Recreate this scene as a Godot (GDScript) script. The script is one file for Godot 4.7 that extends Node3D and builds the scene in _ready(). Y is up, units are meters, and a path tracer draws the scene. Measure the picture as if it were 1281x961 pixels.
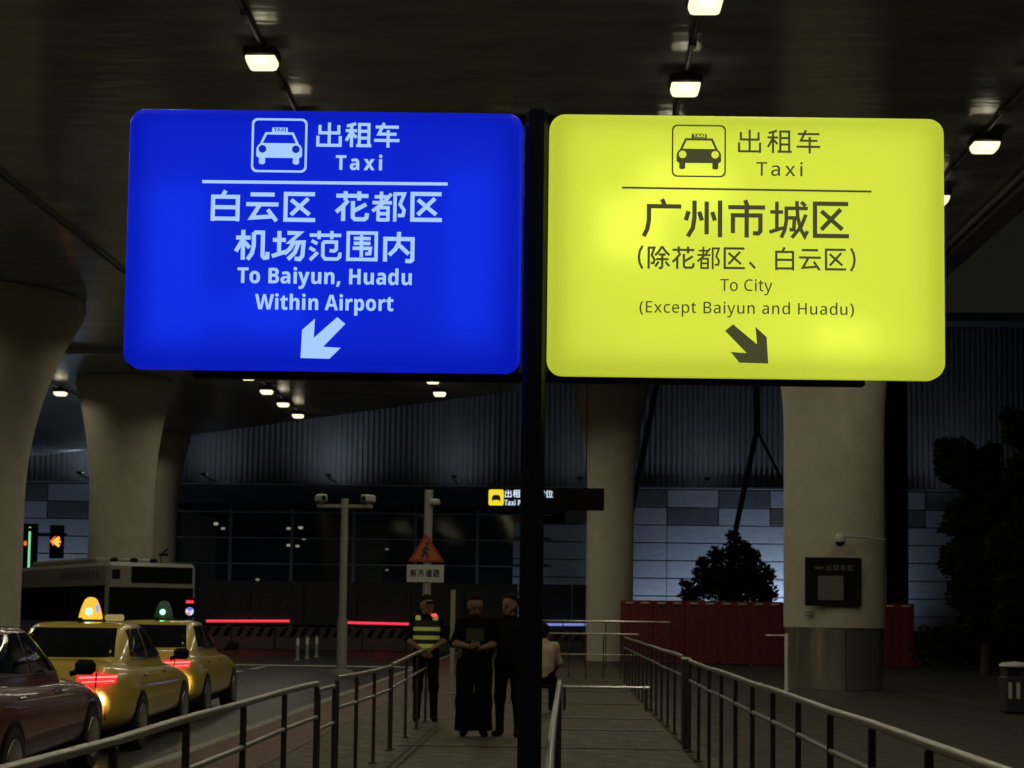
extends Node3D

# ------------------------------------------------------------------ camera numbers
const F := 1850.0            # focal length in pixels of the 1281 x 961 photograph
const CX := 640.5
const CY := 650.0            # row of the optical axis (the picture is a crop: lens shift)
const EYE := 1.49
const DECK := 9.39           # underside of the elevated road
const ROAD := -0.15          # carriageway, a kerb below the pavement
var cam_basis: Basis
var rng := RandomNumberGenerator.new()
var M := {}                  # materials
var names := {}

# ------------------------------------------------------------------ pixel helpers
func ray(px: float, py: float) -> Vector3:
	return cam_basis * Vector3((px - CX) / F, -(py - CY) / F, -1.0)

func on_level(px: float, py: float, h: float) -> Vector3:      # where the ray meets the level y = h
	var r := ray(px, py)
	return Vector3(0, EYE, 0) + r * ((h - EYE) / r.y)

func at_depth(px: float, py: float, d: float) -> Vector3:      # where the ray meets the plane z = -d
	var r := ray(px, py)
	return Vector3(0, EYE, 0) + r * (-d / r.z)

# ------------------------------------------------------------------ mesh builder
class MB:
	var v := PackedVector3Array()
	var n := PackedVector3Array()
	var c := PackedColorArray()
	var ix := PackedInt32Array()
	var col := Color(1, 1, 1)
	var coloured := false
	func vert(p: Vector3, nn: Vector3) -> int:
		v.append(p); n.append(nn); c.append(col)
		return v.size() - 1
	func tri(a: int, b: int, d: int) -> void:
		var g := (v[b] - v[a]).cross(v[d] - v[a])
		if g.length_squared() < 1e-16:
			return
		if g.dot(n[a] + n[b] + n[d]) > 0.0:
			ix.append(a); ix.append(d); ix.append(b)
		else:
			ix.append(a); ix.append(b); ix.append(d)
	func quad(p0: Vector3, p1: Vector3, p2: Vector3, p3: Vector3, nn: Vector3) -> void:
		var a := vert(p0, nn)
		vert(p1, nn); vert(p2, nn); vert(p3, nn)
		tri(a, a + 1, a + 2); tri(a, a + 2, a + 3)
	func qauto(p0: Vector3, p1: Vector3, p2: Vector3, p3: Vector3, away: Vector3) -> void:
		var g := (p2 - p0).cross(p3 - p1).normalized()
		if g.dot((p0 + p1 + p2 + p3) * 0.25 - away) < 0.0:
			g = -g
		quad(p0, p1, p2, p3, g)
	# box with chamfered edges
	func box(ce: Vector3, size: Vector3, bev := 0.0, bas := Basis()) -> void:
		var h := size * 0.5
		var b: float = min(bev, min(h.x, min(h.y, h.z)) * 0.9)
		if b <= 0.0:
			for ax in 3:
				for s in [-1.0, 1.0]:
					var nn := Vector3(); nn[ax] = s
					var u := Vector3(); u[(ax + 1) % 3] = h[(ax + 1) % 3]
					var w := Vector3(); w[(ax + 2) % 3] = h[(ax + 2) % 3]
					var o := nn * h[ax]
					quad(ce + bas * (o - u - w), ce + bas * (o + u - w), ce + bas * (o + u + w), ce + bas * (o - u + w), bas * nn)
			return
		var hb := h - Vector3(b, b, b)
		for ax in 3:
			var i1 := (ax + 1) % 3
			var i2 := (ax + 2) % 3
			for s in [-1.0, 1.0]:
				var nn := Vector3(); nn[ax] = s
				var u := Vector3(); u[i1] = hb[i1]
				var w := Vector3(); w[i2] = hb[i2]
				var o := nn * h[ax]
				quad(ce + bas * (o - u - w), ce + bas * (o + u - w), ce + bas * (o + u + w), ce + bas * (o - u + w), bas * nn)
				# chamfer between face ax,s and face i1,t
				for t in [-1.0, 1.0]:
					var nt := Vector3(); nt[i1] = t
					var p := Vector3(); p[ax] = s * h[ax]; p[i1] = t * hb[i1]
					var q := Vector3(); q[ax] = s * hb[ax]; q[i1] = t * h[i1]
					quad(ce + bas * (p - w), ce + bas * (p + w), ce + bas * (q + w), ce + bas * (q - w), bas * (nn + nt).normalized())
		for sx in [-1.0, 1.0]:
			for sy in [-1.0, 1.0]:
				for sz in [-1.0, 1.0]:
					var nn := Vector3(sx, sy, sz).normalized()
					var a := vert(ce + bas * Vector3(sx * h.x, sy * hb.y, sz * hb.z), bas * nn)
					vert(ce + bas * Vector3(sx * hb.x, sy * h.y, sz * hb.z), bas * nn)
					vert(ce + bas * Vector3(sx * hb.x, sy * hb.y, sz * h.z), bas * nn)
					tri(a, a + 1, a + 2)
	# round tube through points
	func tube(pts: Array, r: float, sides := 10, r2 := -1.0) -> void:
		var rings := []
		var up := Vector3.UP
		for i in pts.size():
			var d: Vector3 = (pts[min(i + 1, pts.size() - 1)] - pts[max(i - 1, 0)]).normalized()
			var a := d.cross(up)
			if a.length() < 0.05:
				a = d.cross(Vector3.RIGHT)
			a = a.normalized()
			var b := a.cross(d).normalized()
			var rr: float = r if r2 < 0.0 else lerpf(r, r2, float(i) / (pts.size() - 1))
			var ring := []
			for k in sides:
				var t := TAU * k / sides
				var nn := a * cos(t) + b * sin(t)
				ring.append(vert(pts[i] + nn * rr, nn))
			rings.append(ring)
		for i in rings.size() - 1:
			for k in sides:
				var k2 := (k + 1) % sides
				tri(rings[i][k], rings[i][k2], rings[i + 1][k2])
				tri(rings[i][k], rings[i + 1][k2], rings[i + 1][k])
		for e in [0, rings.size() - 1]:
			var d: Vector3 = (pts[0] - pts[1]).normalized() if e == 0 else (pts[-1] - pts[-2]).normalized()
			var ce := vert(pts[e], d)
			var first := v.size()
			for k in sides:
				vert(v[rings[e][k]], d)
			for k in sides:
				tri(ce, first + k, first + (k + 1) % sides)
	# lathe about y: profile of Vector2(radius, y), from bottom to top
	func lathe(prof: Array, sides := 24, at := Vector3.ZERO, bas := Basis(), squash := Vector2(1, 1)) -> void:
		var rings := []
		for i in prof.size():
			var t2: Vector2 = prof[min(i + 1, prof.size() - 1)] - prof[max(i - 1, 0)]
			var nr := Vector2(t2.y, -t2.x).normalized()
			var ring := []
			for k in sides + 1:
				var t := TAU * k / sides
				var nn := Vector3(cos(t) * nr.x / squash.x, nr.y, sin(t) * nr.x / squash.y).normalized()
				ring.append(vert(at + bas * Vector3(cos(t) * prof[i].x * squash.x, prof[i].y, sin(t) * prof[i].x * squash.y), bas * nn))
			rings.append(ring)
		for i in rings.size() - 1:
			for k in sides:
				tri(rings[i][k], rings[i][k + 1], rings[i + 1][k + 1])
				tri(rings[i][k], rings[i + 1][k + 1], rings[i + 1][k])
		for e in [0, rings.size() - 1]:
			if prof[e].x > 0.001:
				var d := bas * (Vector3.DOWN if e == 0 else Vector3.UP)
				var ce := vert(at + bas * Vector3(0, prof[e].y, 0), d)
				var first := v.size()
				for k in sides + 1:
					vert(v[rings[e][k]], d)
				for k in sides:
					tri(ce, first + k, first + k + 1)
	# grid of points f(u, w): rows of Vector3, smooth normals
	func grid(rows: Array, away := Vector3.ZERO, closed := false, outward := true) -> void:
		var nr := rows.size()
		var nc: int = rows[0].size()
		var first := v.size()
		for i in nr:
			for j in nc:
				var ja := (j - 1 + nc) % nc if closed else maxi(j - 1, 0)
				var jb := (j + 1) % nc if closed else mini(j + 1, nc - 1)
				var du: Vector3 = rows[mini(i + 1, nr - 1)][j] - rows[maxi(i - 1, 0)][j]
				var dw: Vector3 = rows[i][jb] - rows[i][ja]
				var g := du.cross(dw)
				if g.length_squared() < 1e-14:
					g = rows[i][j] - away
				g = g.normalized()
				if (g.dot(rows[i][j] - away) < 0.0) == outward:
					g = -g
				vert(rows[i][j], g)
		for i in nr - 1:
			for j in (nc if closed else nc - 1):
				var j2 := (j + 1) % nc
				var a := first + i * nc + j
				var b := first + i * nc + j2
				var d := first + (i + 1) * nc + j2
				var e := first + (i + 1) * nc + j
				tri(a, b, d); tri(a, d, e)
	# polygon (x, y list, any winding) extruded along local z from z0 to z1
	func prism(poly: PackedVector2Array, z0: float, z1: float, xf := Transform3D()) -> void:
		var t := Geometry2D.triangulate_polygon(poly)
		for f in [[z0, -1.0], [z1, 1.0]]:
			var first := v.size()
			for p in poly:
				vert(xf * Vector3(p.x, p.y, f[0]), xf.basis * Vector3(0, 0, f[1] * signf(z1 - z0)))
			for i in range(0, t.size(), 3):
				tri(first + t[i], first + t[i + 1], first + t[i + 2])
		var ccw := not Geometry2D.is_polygon_clockwise(poly)
		for i in poly.size():
			var a := poly[i]
			var b := poly[(i + 1) % poly.size()]
			var e := (b - a).normalized()
			var nn := Vector3(e.y, -e.x, 0) * (1.0 if ccw else -1.0)
			quad(xf * Vector3(a.x, a.y, z0), xf * Vector3(b.x, b.y, z0), xf * Vector3(b.x, b.y, z1), xf * Vector3(a.x, a.y, z1), xf.basis * nn)
	func done() -> ArrayMesh:
		var arr := []
		arr.resize(Mesh.ARRAY_MAX)
		arr[Mesh.ARRAY_VERTEX] = v
		arr[Mesh.ARRAY_NORMAL] = n
		if coloured:
			arr[Mesh.ARRAY_COLOR] = c
		arr[Mesh.ARRAY_INDEX] = ix
		var m := ArrayMesh.new()
		m.add_surface_from_arrays(Mesh.PRIMITIVE_TRIANGLES, arr)
		return m

# ------------------------------------------------------------------ nodes
func numbered(called: String) -> String:
	if not names.has(called):
		names[called] = 0
		return called
	names[called] += 1
	return "%s_%03d" % [called, names[called]]

func part(called: String, mesh, material: Material, parent: Node, at := Vector3.ZERO) -> MeshInstance3D:
	var o := MeshInstance3D.new()
	o.name = called
	o.mesh = mesh.done() if mesh is MB else mesh
	o.material_override = material
	o.position = at
	parent.add_child(o, true)
	return o

func tag(o: Node, label: String, category: String, group := "") -> void:
	o.set_meta("label", label)
	o.set_meta("category", category)
	if group != "":
		o.set_meta("group", group)

func thing(called: String, label: String, category: String, at := Vector3.ZERO, turn := 0.0, group := "") -> Node3D:
	var o := Node3D.new()
	o.name = numbered(called)
	add_child(o)
	o.position = at
	o.rotation.y = turn
	tag(o, label, category, group)
	return o

func struct(called: String, mesh, material: Material, at := Vector3.ZERO) -> MeshInstance3D:
	var o := part(called, mesh, material, self, at)
	o.set_meta("kind", "structure")
	return o

func copy(src: Node3D, called: String, label: String, at: Vector3, turn: float, group := "") -> Node3D:
	var o: Node3D = src.duplicate()
	o.name = numbered(called)
	add_child(o)
	o.position = at
	o.rotation.y = turn
	o.set_meta("label", label)
	if group != "":
		o.set_meta("group", group)
	return o

# ------------------------------------------------------------------ materials
func lin(r: float, g: float, b: float) -> Color:
	return Color(r, g, b).linear_to_srgb()

func mat(called: String, r: float, g: float, b: float, rough := 0.7, metal := 0.0) -> StandardMaterial3D:
	var m := StandardMaterial3D.new()
	m.resource_name = called
	m.albedo_color = lin(r, g, b)
	m.roughness = rough
	m.metallic = metal
	M[called] = m
	return m

func glow(called: String, r: float, g: float, b: float, power := 1.0) -> StandardMaterial3D:
	var m := mat(called, r * 0.2, g * 0.2, b * 0.2, 0.4)
	m.emission_enabled = true
	m.emission = lin(r, g, b)
	m.emission_energy_multiplier = power
	return m

func noise_tex(sd: int, freq: float, lo: Color, hi: Color, octaves := 4, size := 512) -> NoiseTexture2D:
	var fn := FastNoiseLite.new()
	fn.seed = sd
	fn.noise_type = FastNoiseLite.TYPE_SIMPLEX_SMOOTH
	fn.frequency = freq
	fn.fractal_octaves = octaves
	var t := NoiseTexture2D.new()
	t.width = size
	t.height = size
	t.seamless = true
	t.noise = fn
	var gr := Gradient.new()
	gr.set_color(0, lo)
	gr.set_color(1, hi)
	t.color_ramp = gr
	return t

func surface(called: String, base: Color, vary: float, rough: float, sd: int, scale: Vector3, relief := 0.0) -> StandardMaterial3D:
	var m := StandardMaterial3D.new()
	m.resource_name = called
	m.albedo_color = Color.WHITE
	var lo := Color(base.r * (1 - vary), base.g * (1 - vary), base.b * (1 - vary)).linear_to_srgb()
	var hi := Color(base.r * (1 + vary), base.g * (1 + vary), base.b * (1 + vary)).linear_to_srgb()
	m.albedo_texture = noise_tex(sd, 0.012, lo, hi, 5)
	m.roughness = 1.0
	m.roughness_texture = noise_tex(sd + 7, 0.02, Color(rough * 0.8, rough * 0.8, rough * 0.8), Color(min(1.0, rough * 1.2), min(1.0, rough * 1.2), min(1.0, rough * 1.2)), 4)
	m.uv1_triplanar = true
	m.uv1_world_triplanar = true
	m.uv1_scale = scale
	if relief > 0.0:
		m.heightmap_enabled = true
		m.heightmap_texture = noise_tex(sd + 13, 0.03, Color.BLACK, Color.WHITE, 4)
		m.heightmap_scale = relief
	M[called] = m
	return m

func make_materials() -> void:
	surface("plaza", Color(0.044, 0.037, 0.028), 0.35, 0.6, 5, Vector3(0.3, 0.3, 0.3), 0.3)
	surface("pavement", Color(0.088, 0.067, 0.043), 0.42, 0.62, 3, Vector3(0.35, 0.35, 0.35), 0.25)
	surface("asphalt", Color(0.036, 0.034, 0.030), 0.4, 0.40, 11, Vector3(0.45, 0.45, 0.45), 0.3)
	surface("red_paving", Color(0.10, 0.045, 0.028), 0.35, 0.55, 21, Vector3(0.8, 0.8, 0.8), 0.3)
	surface("kerb", Color(0.24, 0.22, 0.18), 0.25, 0.7, 31, Vector3(1.2, 1.2, 1.2), 0.3)
	surface("soffit", Color(0.35, 0.385, 0.39), 0.30, 0.17, 41, Vector3(0.05, 0.2, 0.22), 0.45)
	surface("plaster", Color(0.47, 0.435, 0.335), 0.12, 0.8, 51, Vector3(0.3, 0.3, 0.3), 0.1)
	surface("cladding", Color(0.58, 0.55, 0.48), 0.12, 0.20, 61, Vector3(1.2, 0.15, 1.2))
	M.cladding.metallic = 0.9
	surface("rib", Color(0.23, 0.245, 0.265), 0.18, 0.6, 71, Vector3(0.15, 0.05, 0.15))
	surface("panel_light", Color(0.38, 0.40, 0.43), 0.12, 0.5, 81, Vector3(0.3, 0.6, 0.3))
	surface("panel_dark", Color(0.13, 0.14, 0.155), 0.2, 0.4, 91, Vector3(0.3, 0.6, 0.3))
	surface("panel_brown", Color(0.13, 0.12, 0.10), 0.2, 0.4, 95, Vector3(0.3, 0.6, 0.3))
	surface("barrier_red", Color(0.150, 0.013, 0.016), 0.22, 0.5, 101, Vector3(0.8, 0.8, 0.8))
	surface("hoarding", Color(0.010, 0.013, 0.028), 0.3, 0.5, 111, Vector3(0.4, 0.4, 0.4))
	mat("pole_navy", 0.010, 0.011, 0.024, 0.22)
	mat("black_metal", 0.004, 0.004, 0.005, 0.6)
	mat("dark_steel", 0.035, 0.036, 0.04, 0.5, 0.3)
	mat("galv", 0.30, 0.30, 0.25, 0.5, 0.2)
	mat("post_dark", 0.035, 0.028, 0.022, 0.55, 0.2)
	surface("rail_steel", Color(0.42, 0.40, 0.35), 0.2, 0.36, 121, Vector3(2, 2, 2))
	M.rail_steel.metallic = 0.85
	mat("bright_steel", 0.62, 0.60, 0.55, 0.28, 1.0)
	mat("conduit", 0.16, 0.15, 0.13, 0.5, 0.4)
	mat("lamp_housing", 0.05, 0.042, 0.034, 0.5, 0.2)
	glow("lamp_lens", 1.0, 0.88, 0.54, 1.45)
	glow("lamp_led", 1.0, 0.93, 0.72, 3.6)
	mat("mullion", 0.16, 0.18, 0.20, 0.5, 0.3)
	var g := mat("dark_glass", 0.02, 0.025, 0.03, 0.06)
	g.transparency = BaseMaterial3D.TRANSPARENCY_ALPHA
	g.albedo_color.a = 0.55
	mat("interior", 0.05, 0.055, 0.06, 0.8)
	mat("white_paint", 0.62, 0.60, 0.54, 0.6)
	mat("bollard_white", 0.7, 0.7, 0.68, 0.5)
	mat("rubber", 0.012, 0.012, 0.012, 0.85)
	mat("black_plastic", 0.009, 0.009, 0.010, 0.6)
	M.black_plastic.metallic_specular = 0.2
	M.black_metal.metallic_specular = 0.2
	M.pavement.metallic_specular = 0.28
	M.plaza.metallic_specular = 0.3
	M.asphalt.metallic_specular = 0.32
	M.red_paving.metallic_specular = 0.3
	mat("camera_white", 0.42, 0.42, 0.38, 0.5)
	mat("grey_board", 0.12, 0.115, 0.10, 0.7)
	mat("sign_white", 0.46, 0.45, 0.40, 0.55)
	mat("sign_ink", 0.02, 0.02, 0.02, 0.6)
	mat("sign_red", 0.30, 0.03, 0.015, 0.5)
	mat("sign_orange", 0.42, 0.11, 0.025, 0.5)

# ------------------------------------------------------------------ stroke lettering (a 100 x 100 square, y down)
var G := {
	"出": [[50,3,50,92],[15,13,15,44,85,44,85,13],[8,56,8,93,91,93],[91,56,91,99]],
	"租": [[42,6,8,16],[4,34,46,34],[26,13,26,99],[25,38,6,74],[28,44,44,62],[55,92,55,9,90,9,90,92],[55,36,90,36],[55,63,90,63],[44,93,100,93]],
	"车": [[8,18,94,18],[40,2,20,46,86,46],[3,71,97,71],[55,30,55,99]],
	"白": [[50,0,40,20],[14,99,14,20,86,20,86,99],[14,54,86,54],[14,91,86,91]],
	"云": [[15,11,85,11],[3,43,97,43],[42,46,19,87,80,82],[66,60,92,97]],
	"区": [[95,8,10,8,10,92,97,92],[76,22,26,76],[26,27,80,75]],
	"花": [[3,17,97,17],[30,2,30,32],[70,2,70,32],[38,32,20,54,3,70],[24,50,24,99],[52,34,52,86,58,93,86,93,92,88,94,73],[91,44,52,68]],
	"都": [[7,19,45,19],[27,2,27,37],[1,38,58,38],[56,9,34,38,1,66],[18,98,18,54,47,54,47,98],[18,74,47,74],[18,94,47,94],[67,99,67,9,94,9,82,43,94,62,91,79,76,79]],
	"机": [[3,27,46,27],[24,2,24,99],[24,31,3,72],[27,40,44,60],[56,10,56,54,51,78,38,98],[56,10,83,10,83,86,88,92,97,91,98,73]],
	"场": [[3,33,42,33],[22,4,22,80],[1,86,43,71],[46,10,84,10,54,40,95,40,92,84,84,95,69,93],[65,42,54,62,38,78],[80,42,69,74,49,96]],
	"范": [[3,16,97,16],[31,2,31,29],[69,2,69,29],[9,34,26,44],[3,57,20,67],[5,97,28,72],[43,38,83,38,83,62,77,67,63,66],[43,38,43,83,50,93,86,93,93,87,95,72]],
	"围": [[8,99,8,7,92,7,92,99],[8,93,92,93],[25,25,75,25],[25,41,75,41],[22,57,75,57,73,74,60,75],[48,14,48,86]],
	"内": [[9,99,9,25,91,25,91,92,85,97,70,96],[50,2,49,38,40,58,21,78],[52,46,80,74]],
	"广": [[48,1,55,17],[97,20,15,20,15,56,11,80,2,99]],
	"州": [[24,4,24,48,20,76,7,98],[55,6,55,92],[89,3,89,99],[9,32,2,56],[36,33,43,56],[69,33,76,56]],
	"市": [[46,1,52,17],[3,20,97,20],[15,88,15,41,85,41,85,82,79,88,66,87],[50,20,50,99]],
	"城": [[3,31,36,31],[20,4,20,78],[1,84,37,72],[99,21,44,21,44,54,40,78,31,98],[44,46,65,46,63,77,52,77],[71,2,73,44,81,76,91,94,98,80],[94,37,82,68,58,98],[82,4,93,15]],
	"除": [[10,99,10,9,34,9,23,41,35,60,31,75,18,75],[67,3,54,24,37,42],[67,3,80,22,99,41],[52,38,83,38],[41,58,95,58],[68,38,68,90,62,97,53,95],[53,68,38,90],[82,68,98,88]],
	"、": [[8,66,32,92]],
	"（": [[92,1,80,24,76,50,80,76,92,99]],
	"）": [[8,1,20,24,24,50,20,76,8,99]],
	"上": [[48,4,48,93],[48,40,86,40],[4,93,96,93]],
	"客": [[50,0,50,12],[7,34,7,15,93,15,93,34],[42,22,18,50],[40,32,74,32,20,66],[34,42,92,64],[27,98,27,68,73,68,73,98],[27,94,73,94]],
	"位": [[30,4,5,48],[20,34,20,99],[62,2,66,17],[36,24,97,24],[50,37,56,78],[86,37,76,82],[31,91,99,91]],
	"前": [[28,2,36,16],[72,2,64,16],[4,20,96,20],[16,98,16,36,46,36,46,92,38,96],[16,54,46,54],[16,72,46,72],[64,36,64,80],[88,30,88,92,78,97]],
	"方": [[48,1,54,16],[4,22,96,22],[40,22,36,60,8,97],[38,48,80,48,76,90,60,95]],
	"道": [[8,6,18,18],[4,36,20,36,20,76,4,92],[20,78,40,93,98,93],[48,2,54,12],[80,2,74,12],[32,18,98,18],[64,18,58,32],[42,82,42,32,86,32,86,82],[42,48,86,48],[42,64,86,64],[42,80,86,80]],
	"路": [[8,38,8,8,38,8,38,38,8,38],[24,38,24,90],[24,60,40,60],[8,54,8,90],[2,93,44,84],[62,2,46,34],[60,16,88,16,46,58],[58,26,98,56],[54,98,54,62,88,62,88,98],[54,94,88,94]],
}

# strokes of one character into mb: lower-left origin o, box w x h, stroke width sw (metres), z rising slightly with each stroke
func glyph(mb: MB, ch: String, x0: float, y_top: float, w: float, h: float, sw: float, z: float) -> void:
	var count := 0
	for st in G[ch]:
		var pts := []
		for i in range(0, st.size(), 2):
			pts.append(Vector2(x0 + st[i] / 100.0 * w, y_top - st[i + 1] / 100.0 * h))
		ribbon(mb, pts, sw * (0.84 if ch in ["围", "城", "范", "都"] else 1.0), z + count * 0.00012)
		count += 1

func ribbon(mb: MB, pts: Array, sw: float, z: float) -> void:
	var hw := sw * 0.5
	var left := []
	var right := []
	for i in pts.size():
		var d0: Vector2 = (pts[i] - pts[i - 1]).normalized() if i > 0 else (pts[1] - pts[0]).normalized()
		var d1: Vector2 = (pts[i + 1] - pts[i]).normalized() if i < pts.size() - 1 else d0
		var t := (d0 + d1).normalized()
		var m := Vector2(-t.y, t.x)
		var k: float = 1.0 / max(0.45, m.dot(Vector2(-d0.y, d0.x)))
		left.append(pts[i] + m * hw * k)
		right.append(pts[i] - m * hw * k)
	for i in pts.size() - 1:
		mb.quad(Vector3(left[i].x, left[i].y, z), Vector3(left[i + 1].x, left[i + 1].y, z), Vector3(right[i + 1].x, right[i + 1].y, z), Vector3(right[i].x, right[i].y, z), Vector3(0, 0, 1))

func latin(text: String, bold: bool, spread := 0.0) -> Dictionary:
	var f := SystemFont.new()
	f.font_names = PackedStringArray(["Droid Sans"])
	f.font_weight = 700 if bold else 400
	var fv := FontVariation.new()
	fv.base_font = f
	fv.spacing_glyph = int(spread)
	var t := TextMesh.new()
	t.text = text
	t.font = fv
	t.font_size = 64
	t.pixel_size = 0.01
	t.depth = 0.004
	t.curve_step = 0.5
	var b := t.get_aabb()
	return {"mesh": t, "size": b.size, "pos": b.position}

func put_latin(text: String, x0: float, x1: float, base_y: float, cap_h: float, z: float, bold: bool, material: Material, parent: Node, spread := 0.0) -> void:
	var whole := latin(text, bold, spread)
	var one := latin("H", bold)
	var sx: float = (x1 - x0) / whole.size.x
	var sy: float = cap_h / one.size.y
	# word by word, each at its place in the line
	var at := 0
	for word in text.split(" "):
		var upto := latin(text.substr(0, at + word.length()), bold, spread)
		var d := latin(word, bold, spread)
		var o := part("word", d.mesh, material, parent)
		o.scale = Vector3(sx, sy, 1.0)
		var left: float = upto.size.x - d.size.x           # where the word begins in the line
		o.position = Vector3(x0 + left * sx - d.pos.x * sx, base_y - one.pos.y * sy, z)
		at += word.length() + 1

# ------------------------------------------------------------------ round-cornered outline
func rrect(hx: float, hy: float, r: float, seg := 6) -> PackedVector2Array:
	var p := PackedVector2Array()
	for q in 4:
		var cx: float = (hx - r) * (1.0 if q in [0, 3] else -1.0)
		var cy: float = (hy - r) * (1.0 if q in [0, 1] else -1.0)
		for k in seg + 1:
			var t := PI / 2 * q + PI / 2 * k / seg
			p.append(Vector2(cx + r * cos(t), cy + r * sin(t)))
	return p

# ------------------------------------------------------------------ START
func _ready() -> void:
	rng.seed = 7
	setup_camera()
	setup_sky()
	make_materials()
	build_ground()
	build_deck()
	build_lamps()
	build_columns()
	build_terminal()
	build_barriers()
	build_trees()
	build_signboard()
	build_railings()
	build_bus()
	build_taxis()
	build_street_things()
	build_people()

func setup_camera() -> void:
	var c := Camera3D.new()
	c.name = "camera"
	cam_basis = Basis(Vector3.UP, deg_to_rad(1.84)) * Basis(Vector3.RIGHT, deg_to_rad(3.7)) * Basis(Vector3.BACK, 0.013)
	c.transform = Transform3D(cam_basis, Vector3(0, EYE, 0))
	c.projection = Camera3D.PROJECTION_FRUSTUM
	c.near = 0.05
	c.far = 600.0
	var a := CameraAttributesPhysical.new()
	a.frustum_focal_length = 26.0
	a.frustum_focus_distance = 5.66
	a.frustum_near = 0.05
	a.frustum_far = 600.0
	a.exposure_aperture = 5.0
	c.attributes = a
	c.current = true
	add_child(c)
	c.projection = Camera3D.PROJECTION_FRUSTUM
	c.near = 0.05
	c.far = 600.0
	c.size = 0.05 * 961.0 / F
	c.frustum_offset = Vector2(0, 0.05 * (CY - 480.5) / F)

func setup_sky() -> void:
	var e := Environment.new()
	e.background_mode = Environment.BG_SKY
	var s := ProceduralSkyMaterial.new()
	s.sky_top_color = lin(0.0060, 0.0062, 0.0048)
	s.sky_horizon_color = lin(0.0085, 0.0086, 0.0062)
	s.ground_bottom_color = lin(0.001, 0.001, 0.001)
	s.ground_horizon_color = lin(0.002, 0.002, 0.002)
	s.sky_curve = 0.2
	e.sky = Sky.new()
	e.sky.sky_material = s
	e.tonemap_mode = Environment.TONE_MAPPER_LINEAR
	e.tonemap_exposure = 1.0
	e.sdfgi_enabled = true
	e.ssao_enabled = true
	e.ssil_enabled = true
	var w := WorldEnvironment.new()
	w.name = "environment"
	w.environment = e
	add_child(w)

# ------------------------------------------------------------------ ground
func build_ground() -> void:
	var mb := MB.new()
	mb.quad(Vector3(-250, ROAD, -300), Vector3(250, ROAD, -300), Vector3(250, ROAD, 60), Vector3(-250, ROAD, 60), Vector3.UP)
	struct("road", mb, M.asphalt)
	mb = MB.new()
	mb.box(Vector3(20.67, -0.076, -22), Vector3(49.0, 0.148, 80), 0.0)
	struct("pavement", mb, M.pavement)
	mb = MB.new()
	mb.box(Vector3(23.4, 0.001, -22), Vector3(43.4, 0.006, 79.8), 0.0)
	struct("plaza", mb, M.plaza)
	# red-brown paving along the kerb
	mb = MB.new()
	mb.box(Vector3(-3.33, 0.001, -22), Vector3(0.96, 0.006, 80), 0.0)
	struct("paving_strip", mb, M.red_paving)
	# kerb, stone by stone
	var kerb := Node3D.new()
	kerb.name = "kerb"
	kerb.set_meta("kind", "structure")
	add_child(kerb)
	var stone := MB.new()
	stone.box(Vector3.ZERO, Vector3(0.15, 0.17, 0.985), 0.018)
	var sm := stone.done()
	for i in 62:
		part("kerb_stone", sm, M.kerb, kerb, Vector3(-3.915 + rng.randf_range(-0.004, 0.004), -0.068 + rng.randf_range(0.0, 0.005), -1.0 - i))
	# drain channels across the walk: two dark slots with steel edges
	for zz in [-19.6, -21.8]:
		var dn := Node3D.new()
		dn.name = numbered("drain_channel")
		dn.set_meta("kind", "structure")
		add_child(dn)
		for k in 8:
			mb = MB.new()
			mb.box(Vector3(0.14 + 0.165 * k, 0.003, zz), Vector3(0.150, 0.009, 0.26), 0.003)
			part("grate", mb, M.dark_steel, dn)
	# slab joints: narrow dark sealant strips
	mb = MB.new()
	for zz in [-8.4, -12.6, -16.8, -25.2, -29.4, -33.6]:
		mb.box(Vector3(-0.2, 0.0015, zz), Vector3(3.2, 0.005, 0.018), 0.0)
	var sj := struct("slab_joint", mb, M.black_metal)
	sj.name = "slab_joint"
	# painted lines on the carriageway
	mb = MB.new()
	mb.box(Vector3(-8.6, ROAD + 0.003, -45.5), Vector3(8.5, 0.006, 0.45), 0.0)
	struct("stop_line", mb, M.white_paint)
	for i in 12:
		mb = MB.new()
		mb.box(Vector3(-8.55 - 0.02 * i, ROAD + 0.003, -8.0 - i * 3.2), Vector3(0.15, 0.006, 1.8), 0.0)
		var l := struct("lane_line", mb, M.white_paint)
		l.name = numbered("lane_line")

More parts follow.
